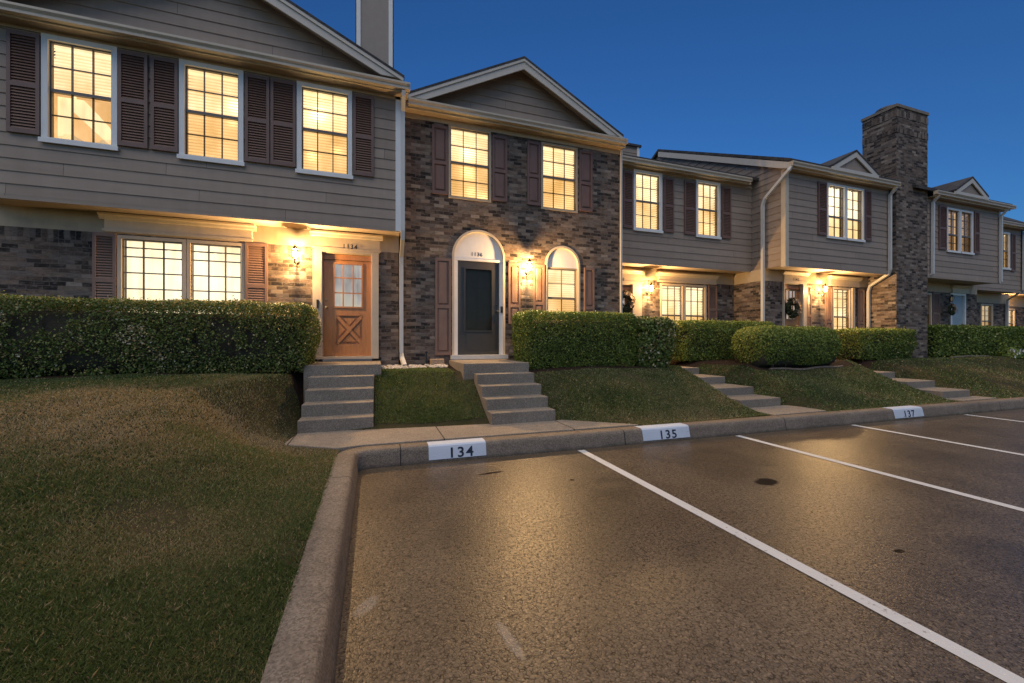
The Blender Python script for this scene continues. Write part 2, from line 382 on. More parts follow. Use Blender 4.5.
def wall_mesh(u0, u1, v0, v1, W, holes=(), lap=0, face='front', reveal=.12, mb=None):
    """wall sheet with real openings; holes = (u0,u1,v0,v1[,arch]); lap = board height for lapped siding.
    face front: plane y=W seen from -y; left: plane x=W seen from -x; right: plane x=W seen from +x; back"""
    mb = mb or MB()
    if face == 'front': T = lambda u, v, w: (u, W + w, v)
    elif face == 'back': T = lambda u, v, w: (u, W - w, v)
    elif face == 'left': T = lambda u, v, w: (W + w, u, v)
    else: T = lambda u, v, w: (W - w, u, v)
    flip = face in ('left', 'back')
    def q(a, b, c, d):
        mb.quad(*( (a, d, c, b) if flip else (a, b, c, d)))
    H = []
    for h in holes:
        a = h[4] if len(h) > 4 else False
        r = (h[1] - h[0]) / 2 if a else 0
        H.append((h[0], h[1], h[2], h[3] + r, a, h[3]))
    zs = {v0, v1}
    for h in H: zs |= {h[2], h[3]}
    if lap:
        k = math.floor(v0 / lap) + 1
        while k * lap < v1: zs.add(k * lap); k += 1
    zs = sorted(z for z in zs if v0 - 1e-6 <= z <= v1 + 1e-6)
    def off(z, top):
        if not lap: return 0.0
        f = (z / lap) - math.floor(z / lap + (-1e-6 if top else 1e-6)); return -.013 * (1 - f)
    for za, zb in zip(zs, zs[1:]):
        if zb - za < 1e-5: continue
        mid = (za + zb) / 2; us = [(u0, u1)]
        for h in H:
            if h[2] < mid < h[3]:
                nu = []
                for a, b in us:
                    if h[0] > a: nu.append((a, min(b, h[0])))
                    if h[1] < b: nu.append((max(a, h[1]), b))
                us = [x for x in nu if x[1] > x[0]]
        oa, ob = off(za, False), off(zb, True)
        for a, b in us:
            q(T(a, za, oa), T(b, za, oa), T(b, zb, ob), T(a, zb, ob))
            if lap and abs(za / lap - round(za / lap)) < 1e-4:
                q(T(a, za, 0), T(b, za, 0), T(b, za, oa), T(a, za, oa))
    for h in H:
        a, b, c, d, arch, sp = h
        q(T(a, c, reveal), T(a, c, 0), T(a, sp, 0), T(a, sp, reveal)) ; q(T(b, c, 0), T(b, c, reveal), T(b, sp, reveal), T(b, sp, 0))
        q(T(a, c, 0), T(a, c, reveal), T(b, c, reveal), T(b, c, 0))
        if not arch: q(T(a, d, reveal), T(a, d, 0), T(b, d, 0), T(b, d, reveal))
        else:
            r = (b - a) / 2; cx = (a + b) / 2; N = 20
            pts = [(cx - r * math.cos(math.pi * i / N), sp + r * math.sin(math.pi * i / N)) for i in range(N + 1)]
            for p, p2 in zip(pts, pts[1:]):
                q(T(p[0], p[1], 0), T(p2[0], p2[1], 0), T(p2[0], d, 0), T(p[0], d, 0))
                q(T(p[0], p[1], reveal), T(p2[0], p2[1], reveal), T(p2[0], p2[1], 0), T(p[0], p[1], 0))
    return mb
def ring(x0, x1, z0, z1, w, y0, y1, mb=None, wb=None):
    mb = mb or MB(); wb = wb or w
    mb.box(x0, x0 + w, y0, y1, z0, z1); mb.box(x1 - w, x1, y0, y1, z0, z1)
    mb.box(x0 + w, x1 - w, y0, y1, z1 - w, z1); mb.box(x0 + w, x1 - w, y0, y1, z0, z0 + wb); return mb

# ------------------------------------------------------------------ house parts
def window(par, x0, x1, z0, z1, Y, mat, frame='white_trim', fw=.075, cols=3, rows=2, hung=True, cover='blind', glassy=True, sill=True, proud=.035, bar=.016, rows_l=None, cover_z0=None, screen=True):
    """casing (the window mesh itself) > sash, glass, blind or curtain"""
    mb = ring(x0, x1, z0, z1, fw, Y - proud, Y + .07)
    if sill: mb.box(x0 - .02, x1 + .02, Y - proud - .025, Y - proud - .001, z0 - .012, z0 + .055)
    w = obj('window', mb, frame, par)
    a, b, c, d = x0 + fw, x1 - fw, z0 + fw, z1 - fw
    s = MB(); sr = .02
    ring(a, b, c, d, sr, Y + .012, Y + .06, s)
    rl = rows if rows_l is None else rows_l
    mid = c + (d - c) * (rl / (rows + rl)) if hung else None
    if hung: s.box(a + sr, b - sr, Y + .008, Y + .062, mid - .024, mid + .024)
    def bars(za, zb, r):
        for k in range(1, cols):
            x = a + (b - a) * k / cols; s.box(x - bar / 2, x + bar / 2, Y + .022, Y + .05, za, zb)
        for k in range(1, r):
            z = za + (zb - za) * k / r
            for k2 in range(cols):
                xa = a + sr if k2 == 0 else a + (b - a) * k2 / cols + bar / 2; xb = b - sr if k2 == cols - 1 else a + (b - a) * (k2 + 1) / cols - bar / 2
                s.box(xa, xb, Y + .024, Y + .048, z - bar / 2, z + bar / 2)
    if hung: bars(mid + .024, d - sr, rows); bars(c + sr, mid - .024, rl)
    else: bars(c + sr, d - sr, rows)
    obj('sash', s, 'sash' if frame != 'cream_trim' else 'sash', w)
    if glassy:
        g = MB(); g.quad((a + .005, Y + .038, c + .005), (b - .005, Y + .038, c + .005), (b - .005, Y + .038, d - .005), (a + .005, Y + .038, d - .005)); obj('pane', g, 'glass', w)
    if hung and screen:
        obj('screen', MB().quad((a + .006, Y + .006, c + .006), (b - .006, Y + .006, c + .006), (b - .006, Y + .006, mid - .026), (a + .006, Y + .006, mid - .026)), 'insect_screen', w)
    bl = MB()
    if cover == 'blind':
        zb = c if cover_z0 is None else cover_z0
        n = max(4, int((d - zb) / .05)); h = (d - zb) / n
        for k in range(n):
            z = zb + k * h
            bl.quad((a, Y + .085, z + .004), (b, Y + .085, z + .004), (b, Y + .105, z + h * .86), (a, Y + .105, z + h * .86))
        bl.box(a, b, Y + .075, Y + .12, d - .05, d - .002)
        obj('blind', bl, mat, w)
        zr0 = c - .02 if cover_z0 is None else cover_z0
        obj('room_glow', MB().quad((a - .02, Y + .16, zr0), (b + .02, Y + .16, zr0), (b + .02, Y + .16, d + .02), (a - .02, Y + .16, d + .02)), M['room_dim'], w)
    elif cover == 'curtain':
        n = int((b - a) / .02); pts = []
        for k in range(n + 1):
            x = a + (b - a) * k / n; pts.append((x, Y + .12 + .022 * math.sin(x * 46) + .012 * math.sin(x * 17.3 + 1)))
        for p, q in zip(pts, pts[1:]): bl.quad((p[0], p[1], c), (q[0], q[1], c), (q[0], q[1], d), (p[0], p[1], d))
        obj('curtain', bl, mat, w)
    return w
def shutter(par, x0, x1, z0, z1, Y, mat='shutter_brown', style='louver', mid=.48):
    mb = MB(); f = .045; t = .032; y0, y1 = Y - t, Y - .001
    zm = z0 + (z1 - z0) * mid
    mb.box(x0, x0 + f, y0, y1, z0, z1); mb.box(x1 - f, x1, y0, y1, z0, z1)
    for a, b in ((z0, z0 + .07), (zm - .035, zm + .035), (z1 - .06, z1)): mb.box(x0 + f, x1 - f, y0, y1, a, b)
    for a, b in ((z0 + .07, zm - .035), (zm + .035, z1 - .06)):
        if style == 'louver':
            n = int((b - a) / .042); h = (b - a) / n
            for k in range(n):
                z = a + k * h
                mb.quad((x0 + f, y0 + .004, z), (x1 - f, y0 + .004, z), (x1 - f, y1 - .003, z + h * .95), (x0 + f, y1 - .003, z + h * .95))
                mb.quad((x0 + f, y0 + .004, z), (x1 - f, y0 + .004, z), (x1 - f, y0 + .014, z - h * .06), (x0 + f, y0 + .014, z - h * .06))
            mb.quad((x0 + f, y1 - .002, a), (x1 - f, y1 - .002, a), (x1 - f, y1 - .002, b), (x0 + f, y1 - .002, b))
        else:
            mb.quad((x0 + f, y1 - .006, a), (x1 - f, y1 - .006, a), (x1 - f, y1 - .006, b), (x0 + f, y1 - .006, b))
            A, B, C, D = x0 + f + .018, x1 - f - .018, a + .02, b - .02; i = .022
            o4 = [(A, C), (B, C), (B, D), (A, D)]; i4 = [(A + i, C + i), (B - i, C + i), (B - i, D - i), (A + i, D - i)]
            for k in range(4):
                j = (k + 1) % 4; mb.quad((o4[k][0], y1 - .008, o4[k][1]), (o4[j][0], y1 - .008, o4[j][1]), (i4[j][0], y0 + .006, i4[j][1]), (i4[k][0], y0 + .006, i4[k][1]))
            mb.quad(*[(p[0], y0 + .006, p[1]) for p in i4])
    return obj('shutter', mb, mat, par)
def gutter(par, x0, x1, Y, zt, mat='gutter', name='gutter'):
    """K-style gutter, front edge at Y, top at zt"""
    pr = [(Y, zt), (Y, zt - .035), (Y + .03, zt - .075), (Y + .03, zt - .115), (Y + .12, zt - .115), (Y + .12, zt), (Y + .11, zt), (Y + .11, zt - .105), (Y + .04, zt - .105), (Y + .012, zt - .03), (Y + .012, zt)]
    mb = MB().prism(pr, x0, x1, 'x'); mb.box(x0 - .006, x0 - .001, Y, Y + .12, zt - .115, zt); mb.box(x1 + .001, x1 + .006, Y, Y + .12, zt - .115, zt)
    return obj(name, mb, mat, par)
def downspout(par, path, w=.075, mat='downspout'):
    """square pipe through the points, with elbows and a strap"""
    mb = MB(); mb.tube(path, w * .62, 4); o = obj('downspout', mb, mat, par)
    return o
def header(par, x0, x1, z0, z1, Y, mat='cream_trim', name='window_header'):
    mb = MB(); mb.box(x0 + .06, x1 - .06, Y - .05, Y + .01, z0, z1 - .10)
    pr = [(Y - .05, z1 - .10), (Y - .075, z1 - .085), (Y - .09, z1 - .05), (Y - .12, z1 - .03), (Y - .125, z1), (Y + .01, z1), (Y + .01, z1 - .10)]
    mb.prism(pr, x0, x1, 'x'); mb.box(x0 + .03, x1 - .03, Y - .06, Y - .051, z0 + .012, z0 + .05)
    return obj(name, mb, mat, par)
def porch_lamp(par, x, z, Y, on=True, power=22):
    mb = MB(); mb.lathe([(.045, Y - .001), (.05, Y - .012), (.03, Y - .03)], (x, z - .10), None, 12, 'y')
    mb.tube([(x, Y - .02, z - .10), (x, Y - .11, z - .17), (x, Y - .19, z - .15), (x, Y - .19, z - .10)], .009, 6)
    mb.lathe([(.012, z - .11), (.034, z - .095), (.03, z - .085)], x, Y - .19, 8)
    mb.lathe([(.062, z + .09), (.04, z + .13), (.015, z + .16), (.006, z + .19)], x, Y - .19, 8)
    for k in range(4):
        t = math.pi / 4 + k * math.pi / 2; c, s = math.cos(t), math.sin(t)
        mb.tube([(x + .030 * c, Y - .19 + .030 * s, z - .085), (x + .078 * c, Y - .19 + .078 * s, z + .09)], .005, 4)
    o = obj('porch_lamp', mb, 'black_metal', par)
    g = MB().lathe([(.012, z - .08), (.026, z - .05), (.038, z), (.030, z + .04), (.012, z + .07)], x, Y - .19, 10)
    rg = MB(); n = 10; A = [(x + .062 * math.cos(math.pi * k / n), Y - .185 + .062 * math.sin(math.pi * k / n)) for k in range(n + 1)]
    for p, q in zip(A, A[1:]): rg.quad((p[0], p[1], z - .09), (q[0], q[1], z - .09), (q[0], q[1], z + .088), (p[0], p[1], z + .088))
    obj('wall_light_dimmer', rg, 'light_dimmer', o)  # added half cylinder, cuts the bulb's light on the wall behind
    obj('bulb', g, 'lamp_glow' if on else 'lamp_off', o, smooth=True)
    if on:
        ld = bpy.data.lights.new('porch_light', 'POINT'); ld.energy = power * 11.0; ld.color = (1.0, .61, .26); ld.shadow_soft_size = .03
        lo = bpy.data.objects.new('porch_light', ld); COL.objects.link(lo); lo.parent = o; lo.location = Vector((x, Y - .19, z)) - worldloc(o)
    return o
def roof_along_x(par, x0, x1, Ye, ze, slope, Yr, Yb, name='roof'):
    """ridge parallel to the street"""
    zr = ze + (Yr - Ye) * slope; t = .09; zb = zr - (Yb - Yr) * slope
    mb = MB().prism([(Ye, ze), (Yr, zr), (Yb, zb), (Yb, zb + t), (Yr, zr + t), (Ye, ze + t)], x0, x1, 'x')
    return obj(name, mb, 'shingles', par)
def roof_gable(par, xc, hw, ze, slope, y0, y1, rake_w=.2, rake_mat='rake_trim', wall=None, wall_lap=.19, wall_z=None):
    """ridge running back from the street: shingled slabs, rake boards, rake soffit, sided tympanum"""
    zr = ze + hw * slope; t = .045
    r = MB().prism([(xc - hw, ze), (xc, zr), (xc + hw, ze), (xc + hw, ze + t), (xc, zr + t), (xc - hw, ze + t)], y0 - .03, y1, 'y')
    ro = obj('roof', r, 'shingles', par)
    k = rake_w / slope
    b = MB()
    for s in (-1, 1):
        pts = [(xc + s * (hw - .01), ze - .004), (xc, zr - .004), (xc, zr - rake_w), (xc + s * (hw - k * .92), ze - .004)]
        b.prism(pts if s < 0 else pts[::-1], y0, y0 + .03, 'y')
        p2 = [(xc + s * (hw - .01), ze + .016), (xc, zr + .016), (xc, zr - .06), (xc + s * (hw - .02), ze - .06)]
        b.prism(p2 if s < 0 else p2[::-1], y0 - .022, y0 - .001, 'y')
    obj('rake_board', b, rake_mat, ro)
    if wall is not None:
        s = MB()
        for g in (-1, 1):
            pts = [(xc + g * hw, ze - .05), (xc, zr - .03), (xc, zr - .05), (xc + g * hw, ze - .07)]
            s.prism(pts if g < 0 else pts[::-1], y0 + .031, wall + .02, 'y')
        obj('rake_soffit', s, 'soffit', ro)
        # lapped tympanum clipped by the roof slope
        m = MB(); z = wall_z if wall_z is not None else ze; lap = wall_lap
        zz = math.floor(z / lap) * lap
        while zz < zr - .03:
            za, zb = max(zz, z), min(zz + lap, zr - .02)
            if zb > za:
                ha = (zr - za) / slope; hb = (zr - zb) / slope
                ha, hb = min(ha, hw), min(hb, hw)
                oa = -.016 * (1 - (za - zz) / lap); ob = -.016 * (1 - (zb - zz) / lap)
                m.quad((xc - ha, wall + oa, za), (xc + ha, wall + oa, za), (xc + hb, wall + ob, zb), (xc - hb, wall + ob, zb))
                m.quad((xc - ha, wall, za), (xc + ha, wall, za), (xc + ha, wall + oa, za), (xc - ha, wall + oa, za))
            zz += lap
        obj('gable_wall', m, 'siding', par)
    return ro
def eave(par, x0, x1, Ye, Yw, z, mat='soffit'):
    """boxed eave: soffit board from wall to gutter and fascia behind the gutter"""
    obj('eave_soffit', MB().box(x0, x1, Ye + .15, Yw + .02, z - .015, z), mat, par)
    obj('fascia', MB().box(x0, x1, Ye + .123, Ye + .148, z - .03, z + .17), 'cream_trim', par)
def body_sides(par, x0, x1, Yf, Yb, z0, z1, mat, lap=0, left=True, right=True, name='side_wall'):
    if left: obj(name, wall_mesh(Yf, Yb, z0, z1, x0, (), lap, 'left'), mat, par)
    if right: obj(name, wall_mesh(Yf, Yb, z0, z1, x1, (), lap, 'right'), mat, par)
def overhang(par, x0, x1, Yu, Yl, z=3.6):
    obj('overhang_soffit', MB().box(x0, x1, Yu + .004, Yl - .003, z - .0, z + .03), 'soffit', par)
    obj('skirt_board', MB().box(x0, x1, Yu - .02, Yu + .002, z - .03, z + .045), 'siding', par)

SOF, EAVE, LAP, LOW = 3.6, 6.17, .19, .55
ZD = 1.17      # door sill height

def panel_door(par, x0, x1, z0, z1, Y, kind='wood'):
    d = MB()
    if kind == 'wood':        # half-light door with a crossbuck lower panel
        gx0, gx1 = x0 + .20 * (x1 - x0), x1 - .17 * (x1 - x0); gz0, gz1 = z0 + .95, z1 - .16
        d.box(x0, gx0, Y, Y + .045, z0, z1); d.box(gx1, x1, Y, Y + .045, z0, z1); d.box(gx0, gx1, Y, Y + .045, gz1, z1)
        pz0, pz1 = z0 + .24, z0 + .80; px0, px1 = gx0 + .06, gx1 - .02
        d.box(gx0, gx1, Y, Y + .045, pz1, gz0); d.box(gx0, gx1, Y, Y + .045, z0, pz0)
        d.box(gx0, px0, Y, Y + .045, pz0, pz1); d.box(px1, gx1, Y, Y + .045, pz0, pz1)
        d.box(px0, px1, Y + .032, Y + .042, pz0, pz1)
        cx, cz = (px0 + px1) / 2, (pz0 + pz1) / 2; w = .062
        for s in (-1, 1):     # crossing rails
            a = Vector((px0, 0, cz - s * (pz1 - pz0) / 2)); b = Vector((px1, 0, cz + s * (pz1 - pz0) / 2)); n = (b - a).normalized(); nn = Vector((-n.z, 0, n.x)) * w * .5
            y = Y + (.000 if s > 0 else .004)
            d.prism([(a.x - nn.x, a.z - nn.z), (b.x - nn.x, b.z - nn.z), (b.x + nn.x, b.z + nn.z), (a.x + nn.x, a.z + nn.z)], y, Y + .031, 'y')
        for s in range(4):    # raised triangular fields between them
            ang = [(px0, pz0, px1, pz0), (px1, pz0, px1, pz1), (px1, pz1, px0, pz1), (px0, pz1, px0, pz0)][s]
            tri = [Vector((ang[0], ang[1])), Vector((ang[2], ang[3])), Vector((cx, cz))]; g = (tri[0] + tri[1] + tri[2]) / 3
            tri = [g + (p - g) * .50 for p in tri]; d.prism([(p.x, p.y) for p in tri], Y + .010, Y + .0315, 'y')
        o = obj('front_door', d, 'door_wood', par)
        fr = ring(gx0, gx1, gz0, gz1, .03, Y - .012, Y + .03)
        for k in (1, 2):
            x = gx0 + (gx1 - gx0) * k / 3; fr.box(x - .011, x + .011, Y - .004, Y + .02, gz0 + .03, gz1 - .03)
            z = gz0 + (gz1 - gz0) * k / 3
            for j in range(3):
                xa = gx0 + .03 if j == 0 else gx0 + (gx1 - gx0) * j / 3 + .011; xb = gx1 - .03 if j == 2 else gx0 + (gx1 - gx0) * (j + 1) / 3 - .011
                fr.box(xa, xb, Y - .003, Y + .019, z - .011, z + .011)
        obj('door_window_frame', fr, 'door_wood', o)
        obj('door_pane', MB().quad((gx0, Y + .022, gz0), (gx1, Y + .022, gz0), (gx1, Y + .022, gz1), (gx0, Y + .022, gz1)), 'glass', o)
        c = MB(); n = 30
        for k in range(n):
            xa, xb = gx0 + (gx1 - gx0) * k / n, gx0 + (gx1 - gx0) * (k + 1) / n
            ya, yb = Y + .05 + .01 * math.sin(xa * 60), Y + .05 + .01 * math.sin(xb * 60)
            c.quad((xa, ya, gz0), (xb, yb, gz0), (xb, yb, gz1), (xa, ya, gz1))
        obj('door_curtain', c, M['sheer'], o)
        hx = x0 + .055
    else:
        gx0, gx1 = x0 + .16, x1 - .16; gz0, gz1 = z0 + .52, z1 - .16
        d.box(x0, gx0, Y, Y + .04, z0, z1); d.box(gx1, x1, Y, Y + .04, z0, z1); d.box(gx0, gx1, Y, Y + .04, gz1, z1); d.box(gx0, gx1, Y, Y + .04, z0, gz0)
        d.box(gx0 + .03, gx1 - .03, Y - .006, Y - .0005, z0 + .10, gz0 - .06)
        o = obj('storm_door', d, 'charcoal', par)
        obj('door_window_frame', ring(gx0 - .02, gx1 + .02, gz0 - .02, gz1 + .02, .03, Y - .012, Y - .0015), 'charcoal', o)
        obj('door_pane', MB().quad((gx0, Y + .02, gz0), (gx1, Y + .02, gz0), (gx1, Y + .02, gz1), (gx0, Y + .02, gz1)), 'storm_glass', o)
        inn = MB().box(gx0 - .05, gx1 + .05, Y + .09, Y + .12, z0, z1 - .02)
        for k in range(2):
            for j in range(3): inn.box(gx0 + .02 + k * .29, gx0 + .27 + k * .29, Y + .078, Y + .089, gz0 + .06 + j * .44, gz0 + .42 + j * .44)
        obj('inner_door', inn, 'inner_door', o)
        hx = x1 - .05
    h = MB().lathe([(.024, Y - .001), (.024, Y - .01), (.012, Y - .016), (.012, Y - .03), (.028, Y - .042), (.026, Y - .06), (.008, Y - .068)], (hx, z0 + .95), None, 10, 'y')
    obj('deadbolt', MB().lathe([(.022, Y - .001), (.022, Y - .014), (.012, Y - .02)], (hx, z0 + 1.10), None, 10, 'y'), 'brass' if kind == 'wood' else 'black_metal', o)
    obj('handle', h, 'brass' if kind == 'wood' else 'black_metal', o)
    return o
M['room_dim'] = lit(.50, (.95, .60, .24), dim=(.6, .36, .13))
M['sheer'] = lit(.30, (.75, .62, .48), folds=True, dim=(.28, .20, .14))
paint('inner_door', (.20, .165, .135), .5, .1)
def door_surround(par, x0, x1, dx0, dx1, z0, ztop, hz1, Y, num=None, mat='cream_trim'):
    cs = MB(); cs.box(x0, dx0 - .02, Y - .05, Y + .02, z0, ztop + .06); cs.box(dx1 + .02, x1, Y - .05, Y + .02, z0, ztop + .06)
    cs.box(dx0 - .02, dx0 - .002, Y - .02, Y + .14, z0, ztop + .02); cs.box(dx1 + .002, dx1 + .02, Y - .02, Y + .14, z0, ztop + .02)
    cs.box(dx0 - .002, dx1 + .002, Y - .02, Y + .14, ztop + .003, ztop + .02); cs.box(dx0 - .02, dx1 + .02, Y - .05, Y + .02, ztop + .021, ztop + .06)
    obj('door_casing', cs, mat, par)
    obj('door_sill', MB().box(x0, x1, Y - .07, Y + .12, z0 - .05, z0 - .001), 'cream_trim', par)
    header(par, x0 - .04, x1 + .08, ztop + .061, hz1, Y, mat, 'door_header')
    if num: front_text(num, .12, (dx0 + dx1) / 2 + .05, ztop + .105, Y - .0635, par, thick=.002)

# ================================================================== HOUSE 1
def house1():
    Yu, Yl, x0, x1 = 8.0, 8.5, -5.65, .44
    h = thing('townhouse', ((x0 + x1) / 2, Yl, LOW), 'grey sided townhouse with three louvered-shutter windows upstairs and an orange wooden front door', 'townhouse', 'townhouses in the row')
    W = [(-4.765, -3.86), (-3.06, -2.15), (-1.335, -.42)]; z0, z1 = 4.47, 6.10
    holes = [(a + .01, b - .01, z0 + .01, z1 - .01) for a, b in W]
    obj('siding_wall', wall_mesh(x0, x1, SOF, 6.27, Yu, holes, LAP), 'siding', h)
    body_sides(h, x0, x1, Yu, 18, SOF, 6.27, 'siding', LAP, name='side_wall')
    m1 = lit(.80, (1, .70, .28)); m2 = lit(.86, (1, .68, .25), [(-2.30, 8.1, 5.55, .11, 1.0), (-2.34, 8.1, 5.25, .08, .6)]); m3 = lit(.88, (1, .70, .26), [(-1.02, 8.1, 5.62, .10, 2.6), (-1.02, 8.1, 5.62, .3, .5), (-1.1, 8.1, 4.86, .09, 1.2), (-.70, 8.1, 5.0, .08, 1.0)])
    w1 = window(h, *W[0], z0, z1, Yu, m1, cover_z0=5.27)
    # the open lower half of this blind shows the lit room and a gathered curtain
    rm = MB(); rm.quad((-5.3, 9.2, 4.0), (-3.3, 9.2, 4.0), (-3.3, 9.2, 6.4), (-5.3, 9.2, 6.4)); rm.quad((-5.3, 8.10, 4.0), (-5.3, 9.2, 4.0), (-5.3, 9.2, 6.4), (-5.3, 8.10, 6.4)); rm.quad((-3.3, 9.2, 4.0), (-3.3, 8.10, 4.0), (-3.3, 8.10, 6.4), (-3.3, 9.2, 6.4))
    obj('room_wall', rm, lit(.70, (.95, .62, .25), [(-4.2, 9.2, 4.5, .35, .3)], dim=(.62, .38, .14)), w1)
    def drape(f0, f1, n=40):
        cu = MB(); pr = None
        for k in range(n + 1):
            q = k / n; x = -4.69 + .74 * q; ya = 8.17 + .018 * math.sin(q * 40) + .01 * math.sin(q * 17)
            cur = ((x, ya, f1(q)), (x, ya, f0(q)))
            if pr: cu.quad(pr[0], cur[0], cur[1], pr[1])
            pr = cur
        return cu
    obj('curtain', drape(lambda q: 5.50 - .75 * q ** 1.4, lambda q: 4.45 if q < .22 else min(5.1, 5.30 - .78 * q ** .9)), lit(.86, (1, .76, .40), folds=True, dim=(.66, .44, .2)), w1)
    obj('curtain', drape(lambda q: 4.66 + .05 * math.sin(q * 9), lambda q: 4.45), lit(.5, (.9, .6, .28), folds=True, dim=(.4, .26, .12)), w1)
    window(h, *W[1], z0, z1, Yu, m2, sill=True); window(h, *W[2], z0, z1, Yu, m3)
    for a, b in ((-5.145, -4.775), (-3.848, -3.47), (-3.43, -3.07), (-2.125, -1.76), (-1.74, -1.35), (-.40, -.04)): shutter(h, a, b, 4.555, 6.06, Yu - .016)
    obj('corner_board', MB().box(x1 - .085, x1 + .012, Yu - .03, Yu + .06, SOF - .02, 6.15), 'white_trim', h)
    obj('frieze_board', MB().box(x0, x1, Yu - .03, Yu - .017, 6.10, 6.17), 'cream_panel', h)
    overhang(h, x0, x1, Yu, Yl)
    eave(h, x0, x1 + .14, 7.65, Yu, EAVE)
    gutter(h, x0, x1 + .16, 7.65, 6.275)
    obj('pent_roof', MB().prism([(7.77, 6.272), (Yu - .001, 6.36), (Yu - .001, 6.385), (7.77, 6.295)], x0, x1 + .1, 'x'), 'white_trim', h)
    roof_gable(h, (x0 + x1) / 2, (x1 - x0) / 2 + .06, 6.34, .465, 7.68, 18, .21, wall=Yu, wall_z=6.36)
    # ground floor
    lowholes = [(-4.10, -2.28, 1.75, 3.24), (-.99, -.075, ZD - .1, 3.20)]
    obj('brick_wall', wall_mesh(x0, x1, LOW, 3.06, Yl, [(-4.10, -2.28, 1.75, 3.06), (-.99, -.075, ZD - .1, 3.06)]), 'brick', h)
    obj('brick_course', wall_mesh(x0, x1, 3.06, 3.272, Yl - .004, [(-4.10, -2.28, 3.06, 3.24), (-.99, -.075, 3.06, 3.20)]), 'brick_soldier', h)
    obj('frieze_panel', wall_mesh(x0, x1, 3.272, SOF, Yl - .008, ()), 'cream_panel', h)
    body_sides(h, x0, x1, Yl, 18, LOW, SOF, 'brick', name='side_wall')
    mw = lit(.74, (1, .76, .36), [(-2.9, 8.6, 2.7, .8, .12)], folds=True, dim=(.8, .55, .22))
    for a, b in ((-4.11, -3.155), (-3.145, -2.27)):
        window(h, a, b, 1.74, 3.25, Yl, mw, 'cream_trim', fw=.055, cols=3, rows=5, hung=False, cover='curtain', sill=False, proud=.02, bar=.02)
    header(h, -4.32, -2.085, 3.285, 3.585, Yl - .008)
    shutter(h, -4.43, -4.12, 1.75, 3.27, Yl, 'shutter_tan'); shutter(h, -2.26, -1.90, 1.75, 3.27, Yl, 'shutter_tan')
    panel_door(h, -.97, -.095, ZD, 3.17, Yl + .03)
    door_surround(h, -1.145, .05, -.97, -.095, ZD, 3.17, 3.575, Yl - .008, '1134')
    porch_lamp(h, -1.42, 3.08, Yl - .008, power=20)
    obj('doorbell', MB().box(-1.075, -1.035, Yl - .085, Yl - .06, 2.10, 2.26).box(-1.067, -1.043, Yl - .09, Yl - .0852, 2.21, 2.235), 'black_metal', h)
    downspout(h, [(.49, 7.73, 6.15), (.49, 7.75, 6.08), (.49, 7.97, 5.9), (.49, 7.985, 5.7), (.49, 7.99, 3.6), (.49, 8.02, 3.45), (.49, 8.42, 3.2), (.49, 8.44, 3.0), (.49, 8.44, 1.25), (.50, 8.40, 1.12), (.54, 8.25, .98)], .085)
    # sided chimney at the back
    ch = MB(); wall_mesh(-.46, .40, 5.6, 11.2, 11.0, (), 0, mb=ch); wall_mesh(11.0, 11.9, 5.6, 11.2, -.46, (), 0, 'left', mb=ch); wall_mesh(11.0, 11.9, 5.6, 11.2, .40, (), 0, 'right', mb=ch); wall_mesh(-.46, .40, 5.6, 11.2, 11.9, (), 0, 'back', mb=ch)
    c = obj('chimney', ch, 'chimney_board', h)
    cb = MB()
    for x in (-.475, .315): cb.box(x, x + .10, 10.975, 11.07, 5.6, 11.2)
    cb.box(-.52, .46, 10.93, 11.96, 11.2, 11.32); obj('chimney_trim', cb, 'white_trim', c)
    obj('chimney_flashing', MB().box(-.50, -.477, 10.99, 11.9, 5.6, 11.2).box(.42, .445, 10.99, 11.9, 5.6, 11.2), 'dark_cap', c)
house1()

# ================================================================== HOUSE 2 (all brick, arched door and window)
def arch_fill(par, name, x0, x1, zs, Y, mat, zb):
    r = (x1 - x0) / 2; cx = (x0 + x1) / 2
    pts = [(x0, zb), (x1, zb)] + [(cx + r * math.cos(math.pi * i / 24), zs + r * math.sin(math.pi * i / 24)) for i in range(25)]
    return obj(name, MB().prism(pts, Y, Y + .03, 'y'), mat, par)
def arch_trim(par, name, x0, x1, z0, zs, Y, w, d, mat, depth=.06):
    """flat moulding round an arched opening"""
    cx = (x0 + x1) / 2; r = (x1 - x0) / 2; path = [(x0, z0, -1, 0)]
    for i in range(25):
        t = math.pi - math.pi * i / 24; path.append((cx + r * math.cos(t), zs + r * math.sin(t), math.cos(t), math.sin(t)))
    path.append((x1, z0, 1, 0)); mb = MB()
    for p, q in zip(path, path[1:]):
        P, Q = (p[0] - p[2] * w, p[1] - p[3] * w), (q[0] - q[2] * w, q[1] - q[3] * w)
        mb.quad((p[0], Y, p[1]), (q[0], Y, q[1]), (Q[0], Y, Q[1]), (P[0], Y, P[1]))
        mb.quad((P[0], Y, P[1]), (Q[0], Y, Q[1]), (Q[0], Y + depth, Q[1]), (P[0], Y + depth, P[1]))
        mb.quad((q[0], Y, q[1]), (p[0], Y, p[1]), (p[0], Y + depth, p[1]), (q[0], Y + depth, q[1]))
    return obj(name, mb, mat, par)
